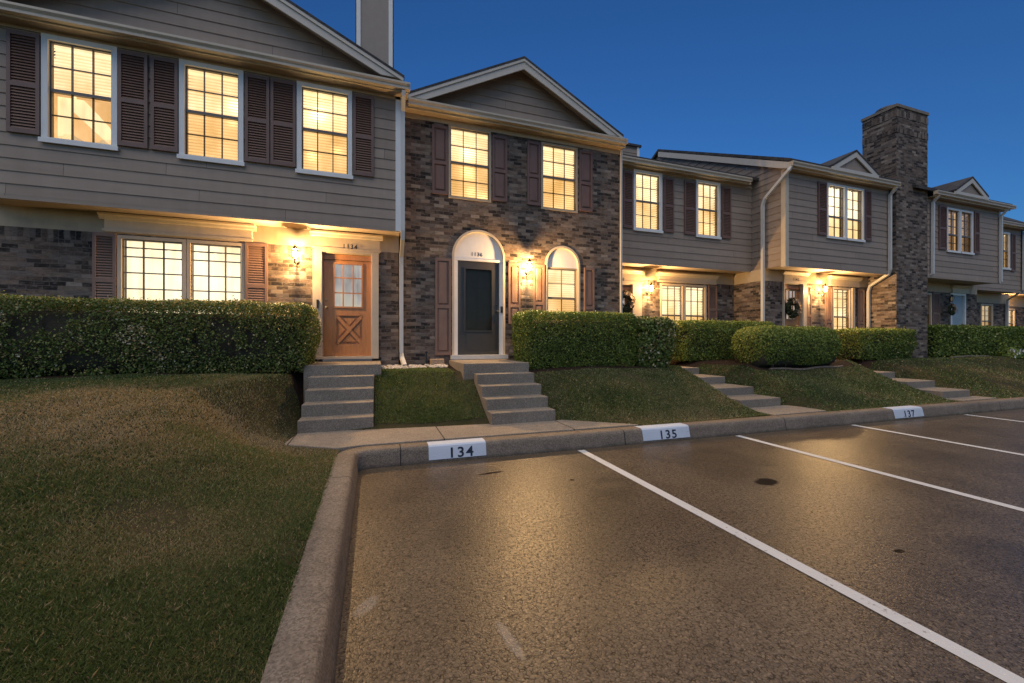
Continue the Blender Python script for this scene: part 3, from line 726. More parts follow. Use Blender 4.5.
def house2():
    Y, x0, x1 = 8.5, .53, 5.72
    h = thing('townhouse', ((x0 + x1) / 2, Y, LOW), 'dark brick townhouse with front gable, arched charcoal door and arched window', 'townhouse', 'townhouses in the row')
    U = [(1.46, 2.40, 4.52, 6.08), (3.595, 4.53, 4.51, 6.05)]
    D = (1.537, 2.725, ZD - .1, 3.30, True); WN = (3.695, 4.60, 1.75, 3.25, True)
    obj('brick_wall', wall_mesh(x0, x1, LOW, 6.17, Y, [(a + .005, b - .005, c + .005, d - .005) for a, b, c, d in U] + [D, WN], reveal=.14), 'brick', h)
    body_sides(h, x0, x1, Y, 18, LOW, 6.17, 'brick')
    obj('frieze_board', MB().box(x0, x1, Y - .02, Y - .002, 6.075, 6.19), 'cream_panel', h)
    mA = lit(.85, (1, .66, .24), [(1.92, 8.6, 5.58, .16, 1.5), (1.90, 8.6, 5.16, .14, 1.5), (1.97, 8.6, 4.75, .11, 1.0), (2.24, 8.6, 4.62, .13, 1.0)])
    mB = lit(.92, (1, .72, .30), [(4.3, 8.6, 4.85, .25, .25)])
    window(h, *U[0], Y, mA, 'cream_panel', fw=.042, sill=False, proud=.02); window(h, *U[1], Y, mB, 'cream_panel', fw=.042, sill=False, proud=.02)
    for a, b in ((1.115, 1.45), (2.425, 2.77), (3.25, 3.57), (4.575, 4.925)): shutter(h, a, b, 4.57, 6.02, Y, 'shutter_brown', 'panel', .46)
    # arched entrance
    arch_fill(h, 'arch_panel', D[0] + .02, D[1] - .02, 3.30, Y + .05, 'white_trim', 3.265)
    arch_trim(h, 'arch_trim', D[0], D[1], ZD, 3.30, Y - .014, .045, 0, 'cream_trim', .1)
    cs = MB().box(1.58, 1.665, Y + .02, Y + .12, ZD, 3.25).box(2.60, 2.685, Y + .02, Y + .12, ZD, 3.25).box(1.58, 2.685, Y + .012, Y + .12, 3.212, 3.262)
    obj('door_casing', cs, 'white_trim', h)
    obj('door_sill', MB().box(1.50, 2.76, Y - .12, Y + .12, ZD - .09, ZD - .002), 'downspout', h)
    panel_door(h, 1.668, 2.597, ZD + .003, 3.21, Y + .045, 'storm')
    front_text('1136', .115, 2.09, 3.33, Y + .046, h, thick=.0015)
    obj('keypad', MB().box(2.625, 2.672, Y - .004, Y + .019, 2.10, 2.24).box(2.632, 2.665, Y - .008, Y - .0045, 2.15, 2.23), 'black_metal', h)
    # arched window
    arch_fill(h, 'arch_panel', WN[0] + .015, WN[1] - .015, 3.25, Y + .05, 'white_trim', 3.20)
    arch_trim(h, 'arch_trim', WN[0], WN[1], 1.75, 3.25, Y - .012, .05, 0, 'cream_trim', .1)
    window(h, 3.745, 4.55, 1.76, 3.195, Y + .035, lit(.85, (1, .68, .26)), 'cream_panel', fw=.03, cols=2, rows=2, sill=False, proud=.01)
    for a, b, z in ((1.178, 1.515, ZD), (2.80, 3.085, 1.85), (3.40, 3.675, 1.95), (4.705, 4.98, 1.85)): shutter(h, a, b, z, 3.225, Y, 'shutter_tan', 'panel', .5 if z < 1.5 else .30)
    porch_lamp(h, 3.24, 3.13, Y, power=24)
    eave(h, x0 + .02, x1, 8.16, Y, 6.19)
    gutter(h, x0 + .08, x1 - .02, 8.16, 6.31)
    obj('pent_roof', MB().prism([(8.28, 6.305), (Y - .001, 6.37), (Y - .001, 6.39), (8.28, 6.325)], x0 + .08, x1 - .02, 'x'), 'cream_trim', h)
    roof_gable(h, 3.07, 2.52, 6.345, .515, 8.2, 18, .22, wall=Y, wall_z=6.36)
    downspout(h, [(5.70, 8.42, 6.15), (5.70, 8.44, 5.9), (5.70, 8.44, 1.1)], .05)
house2()

# ================================================================== HOUSE 3
def house3():
    Yu, Yl, x0, x1 = 9.2, 9.8, 5.73, 10.84
    h = thing('townhouse', ((x0 + x1) / 2, Yl, LOW), 'sided townhouse with two shuttered upstairs windows, set back right of the dark brick one', 'townhouse', 'townhouses in the row')
    W = [(6.59, 7.52), (8.705, 9.59)]; z0, z1 = 4.47, 6.12
    obj('siding_wall', wall_mesh(x0, x1, SOF, 6.27, Yu, [(a + .01, b - .01, z0 + .01, z1 - .01) for a, b in W], LAP), 'siding', h)
    mats = [lit(.95, (1, .74, .33)), lit(.9, (1, .72, .32), [(9.2, 9.3, 4.8, .25, .3)])]
    for (a, b), m in zip(W, mats): window(h, a, b, z0, z1, Yu, m)
    for a, b in ((6.25, 6.56), (7.575, 7.915), (8.28, 8.685), (9.65, 9.995)): shutter(h, a, b, 4.51, 6.03, Yu - .016)
    obj('frieze_board', MB().box(x0, x1, Yu - .03, Yu - .017, 6.11, 6.17), 'cream_panel', h)
    overhang(h, x0, x1, Yu, Yl); eave(h, x0, 10.6, 8.88, Yu, EAVE); gutter(h, x0, 10.5, 8.88, 6.285)
    roof_along_x(h, x0, x1, 8.95, 6.27, .5, 13.35, 18)
    hb = [(6.0, 6.98, ZD - .1, 3.10), (7.97, 9.68, 1.75, 3.18)]
    obj('brick_wall', wall_mesh(x0, x1, LOW, 3.05, Yl, [(6.0, 6.98, ZD - .1, 3.05), (7.97, 9.68, 1.75, 3.05)]), 'brick', h)
    obj('brick_course', wall_mesh(x0, x1, 3.05, 3.262, Yl - .004, [(6.0, 6.98, 3.05, 3.10), (7.97, 9.68, 3.05, 3.18)]), 'brick_soldier', h)
    obj('frieze_panel', wall_mesh(x0, x1, 3.262, SOF, Yl - .008, ()), 'cream_panel', h)
    mw = lit(.95, (1, .76, .36))
    for a, b in ((7.96, 8.82), (8.83, 9.69)): window(h, a, b, 1.74, 3.19, Yl, mw, 'cream_trim', fw=.06, cols=3, rows=2, sill=False, proud=.02, rows_l=1)
    header(h, 7.80, 10.08, 3.225, 3.50, Yl - .008); shutter(h, 9.76, 10.10, 1.75, 3.2, Yl, 'shutter_tan')
    panel_door(h, 6.02, 6.96, ZD, 3.08, Yl + .03); door_surround(h, 5.85, 7.28, 6.02, 6.96, ZD, 3.08, 3.50, Yl - .008, '1138')
    porch_lamp(h, 7.50, 2.98, Yl, power=16)
    # vent box standing on the roof beside the brick gable
    vb = MB(); X0, X1, A, B = 6.35, 7.02, 9.55, 10.2
    wall_mesh(X0, X1, 6.3, 6.93, A, (), .15, mb=vb); wall_mesh(A, B, 6.3, 6.93, X0, (), .15, 'left', mb=vb); wall_mesh(A, B, 6.3, 6.93, X1, (), .15, 'right', mb=vb); wall_mesh(X0, X1, 6.3, 6.93, B, (), .15, 'back', mb=vb)
    v = obj('roof_box', vb, 'siding', h); obj('roof_box_cap', MB().box(X0 - .06, X1 + .06, A - .06, B + .06, 6.93, 6.99), 'shingles', v); obj('corner_board', MB().box(X1 - .06, X1 + .012, A - .03, A + .05, 6.3, 6.93), 'white_trim', v)
house3()

def pediment(h, xc, hw, z, slope, y0, y1):
    t = .06; zr = z + hw * slope
    r = obj('dormer_gable', MB().prism([(xc - hw, z), (xc, zr), (xc + hw, z), (xc + hw, z + t), (xc, zr + t), (xc - hw, z + t)], y0 - .04, y1, 'y'), 'shingles', h)
    b = MB()
    for s in (-1, 1):
        pts = [(xc + s * hw, z), (xc, zr), (xc, zr - .16), (xc + s * (hw - .26), z)]
        b.prism(pts if s < 0 else pts[::-1], y0 - .03, y0, 'y')
    b.box(xc - hw, xc + hw, y0 - .035, y0 + .02, z - .10, z - .002); obj('rake_board', b, 'rake_trim', r)
    obj('gable_wall', MB().prism([(xc - hw + .1, z), (xc + hw - .1, z), (xc, zr - .08)], y0 + .03, y0 + .05, 'y'), 'siding', r)

# ================================================================== HOUSE 4 (projecting, with brick chimney)
def house4():
    Yu, Yl, x0, x1 = 8.15, 8.8, 10.86, 15.36
    h = thing('townhouse', ((x0 + x1) / 2, Yl, LOW), 'projecting sided townhouse with twin upstairs window, small roof gable and tall brick chimney', 'townhouse', 'townhouses in the row')
    w = (12.51, 14.14, 4.50, 6.12)
    obj('siding_wall', wall_mesh(x0, x1, SOF, 6.3, Yu, [(w[0] + .01, w[1] - .01, w[2] + .01, w[3] - .01)], LAP), 'siding', h)
    pass   # the gable end above, board by board
    for s, X in ((-1, x0), (1, x1)):
        sd = wall_mesh(Yu, 18.0, SOF, 6.25, X, (), LAP, 'left' if s < 0 else 'right'); z = 6.25
        while z < 8.95:
            za, zb = z, min(z + LAP, 9.0); ya, yb = 7.86 + (za - 6.4) / .5, 7.86 + (zb - 6.4) / .5
            ya, yb = max(Yu, ya), max(Yu, yb); o = s * .016
            sd.quad((X + o, ya, za), (X + o, 18.4 - (za - 6.25) * 1.8, za), (X, 18.4 - (zb - 6.25) * 1.8, zb), (X, yb, zb)); z += LAP
        obj('side_wall', sd, 'siding', h)
    mm = lit(.95, (1, .70, .29), [(13.0, 8.3, 5.6, .3, .3)], folds=True)
    for a, b in ((w[0], 13.32), (13.33, w[1])): window(h, a, b, w[2], w[3], Yu, mm, fw=.06, cols=2, rows=3, rows_l=2, cover='curtain')
    for a, b in ((12.13, 12.48), (14.17, 14.47)): shutter(h, a, b, 4.56, 6.10, Yu - .016)
    obj('corner_board', MB().box(x0 - .03, x0 + .10, Yu - .03, Yu + .10, SOF - .04, 6.3), 'cream_trim', h)
    overhang(h, x0, x1, Yu, Yl); eave(h, x0 - .10, x1 - .0, 7.83, Yu, 6.26); gutter(h, x0 - .12, x1, 7.83, 6.385)
    rf = roof_along_x(h, x0 - .12, x1 + .1, 7.92, 6.40, .5, 13.35, 18.2)
    rk = MB().prism([(7.95, 6.39), (13.35, 9.10), (13.35, 8.90), (8.2, 6.32), (7.95, 6.22)], x0 - .115, x0 - .085, 'x'); obj('rake_board', rk, 'rake_trim', rf)
    obj('rake_soffit', MB().prism([(7.95, 6.36), (13.35, 9.06), (13.35, 9.04), (7.95, 6.34)], x0 - .084, x0 - .01, 'x'), 'soffit', rf)
    pediment(h, 13.30, 1.0, 6.45, .56, 7.86, 9.2)
    # ground floor
    obj('brick_wall', wall_mesh(10.8, 15.6, LOW, 3.05, Yl, [(11.63, 12.42, ZD - .1, 3.05), (13.79, 14.64, 1.6, 3.05)]), 'brick', h)
    obj('brick_course', wall_mesh(10.8, 15.6, 3.05, 3.262, Yl - .004, [(11.63, 12.42, 3.05, 3.22), (13.79, 14.64, 3.05, 3.19)]), 'brick_soldier', h)
    obj('frieze_panel', wall_mesh(10.8, 15.6, 3.262, SOF, Yl - .008, ()), 'cream_panel', h)
    obj('side_brick', wall_mesh(Yl, 12, LOW, 3.26, 10.8, (), 0, 'left'), 'brick', h); obj('side_panel', wall_mesh(Yl - .008, 12, 3.26, SOF, 10.792, (), 0, 'left'), 'cream_panel', h)
    panel_door(h, 11.65, 12.40, ZD, 3.20, Yl + .05); door_surround(h, 11.60, 12.56, 11.65, 12.40, ZD, 3.20, 3.57, Yl - .008, '1140')
    shutter(h, 12.60, 12.82, ZD + .2, 3.2, Yl, 'shutter_tan')
    porch_lamp(h, 13.18, 3.08, Yl, power=17)
    window(h, 13.78, 14.65, 1.6, 3.2, Yl, lit(1.0, (1, .76, .36)), 'cream_trim', fw=.06, cols=3, rows=3, rows_l=2, sill=False, proud=.02)
    header(h, 13.55, 15.05, 3.235, 3.54, Yl - .008); shutter(h, 13.46, 13.75, 1.6, 3.2, Yl, 'shutter_tan', 'panel', .3); shutter(h, 14.97, 15.3, 1.6, 3.18, Yl, 'shutter_tan', 'panel', .3)
    obj('window_post', MB().box(14.67, 14.80, Yl - .05, Yl - .001, 1.6, 3.2), 'cream_trim', h)
    downspout(h, [(10.78, 7.90, 6.30), (10.74, 7.95, 6.18), (10.74, 8.68, 5.62), (10.74, 8.74, 5.45), (10.74, 8.74, 1.0)], .085)
    downspout(h, [(15.30, 7.9, 6.28), (15.30, 8.0, 6.15), (15.30, 8.08, 6.05), (15.30, 8.08, 3.72), (15.32, 8.14, 3.58), (15.38, 8.66, 3.28), (15.40, 8.72, 3.1), (15.40, 8.72, 1.0)], .085)
    # chimney
    X0, X1, A, B, zt = 15.5, 17.1, 8.02, 8.95, 8.85
    ch = MB(); wall_mesh(X0, X1, LOW, zt, A, (), mb=ch); wall_mesh(A, B, LOW, zt, X0, (), 0, 'left', mb=ch); wall_mesh(A, B, LOW, zt, X1, (), 0, 'right', mb=ch); wall_mesh(X0, X1, LOW, zt, B, (), 0, 'back', mb=ch)
    c = obj('chimney', ch, 'brick', h)
    so = MB()
    for za in (8.05, 8.55):
        for f, W_, u0, u1 in (('front', A - .012, X0 - .012, X1 + .012), ('left', X0 - .012, A - .012, B), ('right', X1 + .012, A - .012, B)): wall_mesh(u0, u1, za, za + .212, W_, (), 0, f, mb=so)
    obj('brick_course', so, 'brick_soldier', c)
    obj('chimney_cap', MB().box(X0 - .03, X1 + .03, A - .03, B + .03, zt, zt + .09), 'step_concrete', c)
    obj('flue', MB().lathe([(.26, zt + .09), (.26, zt + .22), (.34, zt + .23), (.30, zt + .30)], 16.05, 8.55, 14), 'dark_cap', c)
house4()

# ================================================================== HOUSES 5, 6, 7 down the row
def house5():
    Yu, Yl, x0, x1 = 8.1, 8.8, 16.3, 21.55
    h = thing('townhouse', ((x0 + x1) / 2, Yl, LOW), 'sided townhouse right of the brick chimney, with dim twin window and pale blue door', 'townhouse', 'townhouses in the row')
    w = (18.29, 19.82, 4.50, 6.0)
    obj('siding_wall', wall_mesh(x0, x1, SOF, 6.27, Yu, [(w[0] + .01, w[1] - .01, w[2] + .01, w[3] - .01)], LAP), 'siding', h)
    body_sides(h, x0, x1, Yu, 18, SOF, 6.27, 'siding', LAP)
    mm = lit(.15, (.8, .46, .18), dim=(.30, .17, .07))
    for a, b in ((w[0], 19.05), (19.06, w[1])): window(h, a, b, w[2], w[3], Yu, mm, fw=.06, cols=2, rows=3, rows_l=2)
    for a, b in ((17.83, 18.24), (19.88, 20.19)): shutter(h, a, b, 4.55, 6.03, Yu - .016)
    obj('corner_board', MB().box(x1 - .08, x1 + .012, Yu - .03, Yu + .06, SOF - .02, 6.2), 'white_trim', h)
    overhang(h, x0, x1, Yu, Yl); eave(h, x0 + .9, x1 + .2, 7.78, Yu, 6.22); gutter(h, 17.15, x1 + .25, 7.78, 6.35)
    roof_along_x(h, x0, x1 + .25, 7.87, 6.34, .5, 13.35, 18); pediment(h, 19.05, .95, 6.43, .57, 7.80, 9.2)
    obj('brick_wall', wall_mesh(x0, x1 + .3, LOW, 3.26, Yl, [(20.2, 21.0, ZD - .1, 3.22), (18.2, 18.95, 1.75, 3.2)]), 'brick', h)
    obj('frieze_panel', wall_mesh(x0, x1 + .3, 3.26, SOF, Yl - .008, ()), 'cream_panel', h); body_sides(h, x0, x1 + .3, Yl, 12, LOW, SOF, 'brick')
    window(h, 18.2, 18.95, 1.75, 3.2, Yl, lit(.18, (.8, .55, .25), dim=(.3, .2, .1)), 'cream_trim', fw=.06, cols=2, rows=3, sill=False)
    shutter(h, 19.03, 19.45, 1.75, 3.24, Yl, 'shutter_tan'); header(h, 20.1, 21.25, 3.26, 3.53, Yl - .008, name='door_header')
    d = MB().box(20.21, 20.98, Yl + .03, Yl + .07, ZD, 3.2)
    for z in (1.4, 2.3): d.box(20.33, 20.86, Yl + .02, Yl + .029, z, z + .7)
    dd = obj('front_door', d, 'door_blue', h); obj('handle', MB().lathe([(.03, Yl + .029), (.03, Yl - .03), (.01, Yl - .04)], (20.92, 2.1), None, 8, 'y'), 'brass', dd)
    obj('door_casing', ring(20.12, 21.07, ZD - .06, 3.255, .08, Yl - .03, Yl + .05), 'white_trim', h)
    porch_lamp(h, 19.8, 3.0, Yl, on=False)
    downspout(h, [(17.40, 7.86, 6.25), (17.40, 8.02, 6.05), (17.40, 8.03, 3.7), (17.42, 8.72, 3.3), (17.42, 8.72, 1.0)], .08)
    downspout(h, [(21.5, 7.86, 6.25), (21.46, 8.02, 6.0), (21.46, 8.03, 3.62)], .08)
paint('door_blue', (.30, .37, .42), .5, .06)
house5()
def house6():
    Yu, Yl, x0, x1 = 9.0, 9.6, 21.6, 25.66
    h = thing('townhouse', ((x0 + x1) / 2, Yl, LOW), 'set-back sided townhouse with dark sloping roof near the right edge of the photo', 'townhouse', 'townhouses in the row')
    w = (23.75, 24.66, 4.40, 5.93)
    obj('siding_wall', wall_mesh(x0, x1, 3.52, 6.2, Yu, [(w[0] + .01, w[1] - .01, w[2] + .01, w[3] - .01)], LAP), 'siding', h); body_sides(h, x0, x1, Yu, 18, 3.52, 6.2, 'siding', LAP)
    window(h, *w, Yu, lit(.75, (1, .74, .36))); shutter(h, 24.74, 25.05, 4.35, 5.9, Yu - .016); shutter(h, 23.36, 23.68, 4.35, 5.9, Yu - .016)
    overhang(h, x0, x1, Yu, Yl, 3.52); eave(h, x0, x1, 8.7, Yu, 6.12); gutter(h, x0 + .26, x1 + .05, 8.68, 6.24); roof_along_x(h, x0 + .26, x1 + .1, 8.78, 6.24, .72, 12.2, 18)
    obj('brick_wall', wall_mesh(x0, x1 + .6, LOW, 3.26, Yl, [(24.07, 24.98, 1.6, 3.05)]), 'brick', h); obj('frieze_panel', wall_mesh(x0, x1 + .6, 3.1, 3.52, Yl - .008, ()), 'cream_panel', h)
    window(h, 24.07, 24.98, 1.6, 3.05, Yl, lit(.42, (.9, .66, .32)), 'cream_trim', fw=.06, cols=2, rows=3, sill=False)
    obj('corner_board', MB().box(x1 - .08, x1 + .012, Yu - .03, Yu + .06, 3.5, 6.15), 'charcoal', h)
    downspout(h, [(25.55, 8.78, 6.15), (25.55, 8.9, 5.9), (25.55, 8.92, 3.6), (25.9, 9.5, 3.25), (25.9, 9.52, 1.0)], .08)
house6()
def house7():
    Yu, Yl, x0, x1 = 9.6, 10.2, 25.7, 31
    h = thing('townhouse', ((x0 + x1) / 2, Yl, LOW), 'last townhouse visible at the right edge, its porch wall lit warm', 'townhouse', 'townhouses in the row')
    obj('siding_wall', wall_mesh(x0, x1, 3.6, 6.2, Yu, (), LAP), 'siding', h); body_sides(h, x0, x1, Yu, 18, 3.6, 6.2, 'siding', LAP)
    overhang(h, x0, x1, Yu, Yl); gutter(h, x0 + .2, x1, 9.28, 6.24); eave(h, x0 + .2, x1, 9.3, Yu, 6.12); roof_along_x(h, x0 + .15, x1, 9.38, 6.24, .6, 13.2, 18)
    obj('brick_wall', wall_mesh(x0 + .6, x1, LOW, 3.1, Yl, [(27.2, 28.4, 1.6, 3.0)]), 'brick', h); obj('frieze_panel', wall_mesh(x0 + .6, x1, 3.1, 3.6, Yl - .008, ()), 'cream_panel', h)
    window(h, 27.2, 28.4, 1.6, 3.0, Yl, lit(.8, (1, .76, .4)), 'cream_trim', fw=.08, cols=3, rows=2, sill=False)
    porch_lamp(h, 27.0, 3.12, Yl, power=12)
house7()

# ================================================================== terrain
def sstep(a, b, x): t = np.clip((x - a) / (b - a), 0, 1); return t * t * (3 - 2 * t)
def kerb_front(x): return 4.87 - .017 * np.maximum(x, 0)
def kerb_back(x): return kerb_front(x) + .235
def wob(x, y):
    return .018 * np.sin(x * 1.7 + 1.3 * np.sin(y * 1.1)) + .015 * np.sin(y * 2.3 + x * .9) + .008 * np.sin(x * 5.1 - y * 3.7)
def gz(x, y):
    x = np.asarray(x, float); y = np.asarray(y, float)
    ys = np.interp(x, [-1.2, 1.5, 2.75, 3.7, 60], [6.02, 5.75, 5.72, 5.16, 5.16]) - .017 * np.maximum(x - 3.7, 0)
    ye = np.interp(x, [-1.2, 0, 1.6, 2.7, 4.0, 7.6, 8.2, 11.4, 12.6, 60], [7.6, 7.3, 7.1, 7.2, 7.15, 7.1, 6.95, 6.95, 7.0, 7.0])
    t = np.clip((y - ys) / (ye - ys), 0, 1); t = t ** 1.12
    zr = .195 + .745 * t
    s = .77 * sstep(2.3, 6.5, y)
    off = np.interp(y, [4.4, 5.7], [.42, 1.03]); wid = np.interp(y, [3.0, 5.0, 7.0], [2.4, 1.7, .26])
    zl = .195 + s * sstep(0, wid, -(x + off))
    # back bed reaches right up to the landing
    zl = np.maximum(zl, np.where(y > 7.2, .195 + .745 * sstep(7.1, 7.5, y) , 0))
    z = np.where(x < -.41, zl, zr)
    for a, b, ys2, zs2 in ((6.42, 7.42, (5.0, 5.6, 6.2, 6.9, 7.7, 8.3), (.19, .20, .33, .48, .64, .80)), (11.68, 12.70, (4.8, 5.2, 5.8, 6.6, 7.35, 8.2), (.19, .20, .33, .48, .64, .80))):
        inside = sstep(a - .14, a - .02, x) * (1 - sstep(b + .03, b + .75, x))
        zn = np.interp(y, ys2, zs2); zr2 = np.minimum(z, zn)
        z = z * (1 - inside) + zr2 * inside
    amp = np.clip(np.minimum(np.abs(x + .41), 10) / .8, 0, 1) * np.clip((z - .195) / .2, 0, 1)
    return z + wob(x, y) * amp
def grid(name, us, vs, fx, fy, mat, **tags):
    X = np.array([[fx(u, v) for v in vs] for u in us]); Y = np.array([[fy(u, v) for v in vs] for u in us]); Z = gz(X, Y)
    n, m = X.shape; mb = MB(); mb.v = [(X[i, j], Y[i, j], Z[i, j]) for i in range(n) for j in range(m)]
    mb.f = [(i * m + j, (i + 1) * m + j, (i + 1) * m + j + 1, i * m + j + 1) for i in range(n - 1) for j in range(m - 1)]
    return obj(name, mb, mat, smooth=True, **tags)
def nonuniform(a, b, n): return np.linspace(a, b, n)
S = dict(kind='structure')
obj('ground', MB().quad((-300, -300, -.06), (300, -300, -.06), (300, 300, -.06), (-300, 300, -.06)), 'earth', **S)
obj('parking_lot', MB().poly([(-.24, -40, 0), (60, -40, 0), (60, 3.9, 0), (0, 4.9, 0), (-.24, 4.9, 0)]), 'aggregate', **S)
MULCH = 7.02
def bed_y(x): return np.interp(x, [-20, -.2, 0, 1.65, 2.6, 5.6, 6.2, 7.9, 8.1, 11.3, 11.5, 12.9, 13.2, 17, 17.4, 40], [7.02, 7.02, 7.7, 7.7, 7.05, 7.02, 7.9, 8.1, 6.68, 6.68, 7.3, 7.3, 7.4, 7.7, 7.7, 7.7])
grid('lawn', nonuniform(-16, -.415, 110), nonuniform(-8, MULCH, 130), lambda u, v: u, lambda u, v: v, 'lawn_soil', **S)
grid('lawn', nonuniform(-.415, 34, 480), nonuniform(0, 1, 30), lambda u, v: u, lambda u, v: kerb_back(u) - .02 + v * (bed_y(u) - kerb_back(u) + .02), 'lawn_soil', **S)
grid('planting_bed', nonuniform(-16, 34, 500), nonuniform(0, 1, 24), lambda u, v: u, lambda u, v: bed_y(u) + v * (10.3 - bed_y(u)), 'mulch', **S)

# kerb: extruded profile along the lot edge
def kerb():
    path = [(-.165, -8.0), (-.165, 1.0), (-.185, 4.72)]
    for k in range(1, 8):
        t = math.pi - k * math.pi / 2 / 8; path.append((-.185 + .1 + .1 * math.cos(t), 4.77 + .1 * math.sin(t)))
    path += [(-.07, 4.87)] + [(x, float(kerb_front(x))) for x in np.arange(.6, 34, 1.2)]
    prof = [(0, -.05), (0, .005), (.012, .06), (.028, .145), (.038, .182), (.058, .199), (.085, .203), (.235, .203), (.235, .02)]
    mb = MB(); n = len(prof)
    for i, p in enumerate(path):
        a, b = Vector(path[max(i - 1, 0)]), Vector(path[min(i + 1, len(path) - 1)]); d = (b - a).normalized(); nrm = Vector((-d.y, d.x))
        for o, z in prof: mb.v.append((p[0] + nrm.x * o, p[1] + nrm.y * o, z))
    for i in range(len(path) - 1):
        for j in range(n - 1): mb.f.append((i * n + j, (i + 1) * n + j, (i + 1) * n + j + 1, i * n + j + 1))
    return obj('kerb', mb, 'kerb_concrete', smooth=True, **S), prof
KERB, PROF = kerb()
for x0, x1, xt, s, px in ((.60, 1.31, .99, '134', 1), (3.62, 4.44, 4.05, '135', 1), (9.08, 9.92, 9.50, '137', 1)):
    mb = MB(); pr = [(o - .004, z + .003) for o, z in PROF[2:8]]; pr[-1] = (.21, .206); pr[0] = (-.001, .036)
    for (o, z), (o2, z2) in zip(pr, pr[1:]):
        mb.quad((x0, kerb_front(x0) + o, z), (x1, kerb_front(x1) + o, z), (x1, kerb_front(x1) + o2, z2), (x0, kerb_front(x0) + o2, z2))
    pt = obj('painted_patch', mb, 'patch_paint', KERB)
    tm = text_mesh(s, .165, .003)
    tm.v = [(xt + p[0] * 1.15, float(kerb_front(xt)) - .017 * p[0] + (p[1] - .014) * .2 + .003, .046 + p[1]) for p in tm.v]
    obj('painted_number', tm, 'number_ink', pt)
for x, y0, y1, lw in ((2.60, -6, 4.78, .10), (5.30, -6, 4.74, .10), (7.88, -6, 4.70, .10), (11.12, -6, 4.64, .10)):
    obj('parking_line', MB().quad((x - lw / 2, y0, .004), (x + lw / 2, y0, .004), (x + lw / 2, y1, .004), (x - lw / 2, y1, .004)), 'line_paint', **S)
# walkway between kerb and steps
obj('walkway', MB().prism([(-1.06, 5.45), (-.43, 5.06), (-.15, float(kerb_back(0)) + .012), (3.72, float(kerb_back(3.72)) + .012), (2.80, 5.74), (1.62, 5.74), (1.58, 6.04), (-1.0, 6.06)], .10, .222, 'z'), 'concrete', bevel=.008, **S)
for x0, x1, y1 in ((6.42, 7.42, 5.68), (11.68, 12.70, 5.25)):
    obj('walkway', MB().box(x0, x1 + .25, float(kerb_back(x1)) + .012, y1, .10, .219), 'concrete', bevel=.008, **S)
def steps(x0, x1, ys, z0, rise, yend, label, landing=None, zend=None):
    """poured stairs: one box per tread, stacked on the slope"""
    t = thing('concrete_steps', ((x0 + x1) / 2, ys[0], z0), label, 'steps', 'concrete front steps')
    mb = MB()
    for k, y in enumerate(ys):
        z = z0 + rise * (k + 1); e = ys[k + 1] + .02 if k + 1 < len(ys) else yend
        a, b = (x0, x1) if not (landing and k == len(ys) - 1) else landing
        if landing and k == len(ys) - 1: obj('landing', MB().box(a, b, y, e, .1, z), 'step_concrete', t, bevel=.01)
        else: obj('tread', MB().box(a + random.uniform(-.006, .006), b + random.uniform(-.006, .006), y, e, .1, z), 'step_concrete', t, bevel=.01)
    return t
steps(-1.0, -.03, [6.02, 6.30, 6.60, 6.90, 7.20], .222, .17, 8.42, 'concrete steps with wide landing below the orange wooden door', (-1.11, .085))
steps(1.63, 2.67, [5.72, 6.0, 6.3, 6.6, 6.9], .222, .17, 8.37, 'concrete steps rising to the arched charcoal door', (1.45, 2.68))
steps(6.42, 7.42, [5.66, 6.24, 6.95, 7.72], .219, .152, 9.7, 'long shallow concrete steps between the brick house hedge and the rounded hedge')
steps(11.68, 12.70, [5.22, 5.82, 6.60, 7.35], .219, .152, 8.7, 'farthest concrete steps, leading to the door with the round wreath')

# ================================================================== vegetation
def leaf_mesh(name, P, N, size, tint, mat, parent, aspect=.6, tags=None):
    """one mesh of little folded leaves: P centres, N normals"""
    n = len(P); up = rng.normal(size=(n, 3)); a = np.cross(N, up); a /= np.linalg.norm(a, axis=1, keepdims=True) + 1e-9; b = np.cross(N, a)
    s = (size * rng.uniform(.6, 1.3, n))[:, None]
    v = np.stack([P - a * s, P - b * s * aspect + N * s * .15, P + a * s, P + b * s * aspect + N * s * .15], 1).reshape(-1, 3)
    return fast_mesh(name, v, np.arange(4 * n).reshape(-1, 4), tint, mat, parent, tags)
def fast_mesh(name, v, f, tint, mat, parent=None, tags=None):
    org = np.array([v[:, 0].mean(), v[:, 1].mean(), v[:, 2].min()])
    me = bpy.data.meshes.new(name); k = f.shape[1]
    me.vertices.add(len(v)); me.vertices.foreach_set('co', (v - org).astype(np.float32).ravel())
    me.loops.add(f.size); me.loops.foreach_set('vertex_index', f.astype(np.int32).ravel())
    me.polygons.add(len(f)); me.polygons.foreach_set('loop_start', (np.arange(len(f)) * k).astype(np.int32))
    me.update(calc_edges=True)
    at = me.attributes.new('tint', 'FLOAT', 'FACE'); at.data.foreach_set('value', np.clip(tint, 0, 1).astype(np.float32))
    o = link_mesh(name, me, mat, parent, org)
    for kk, val in (tags or {}).items(): o[kk] = val
    return o
def sm_noise(p, s, seed):
    r = np.random.default_rng(seed); out = 0
    for k in range(4):
        d = r.normal(size=3); d *= s * (1.6 ** k) / np.linalg.norm(d); out = out + np.sin(p @ d + r.uniform(0, 6)) * (.7 ** k)
    return out / 2.2
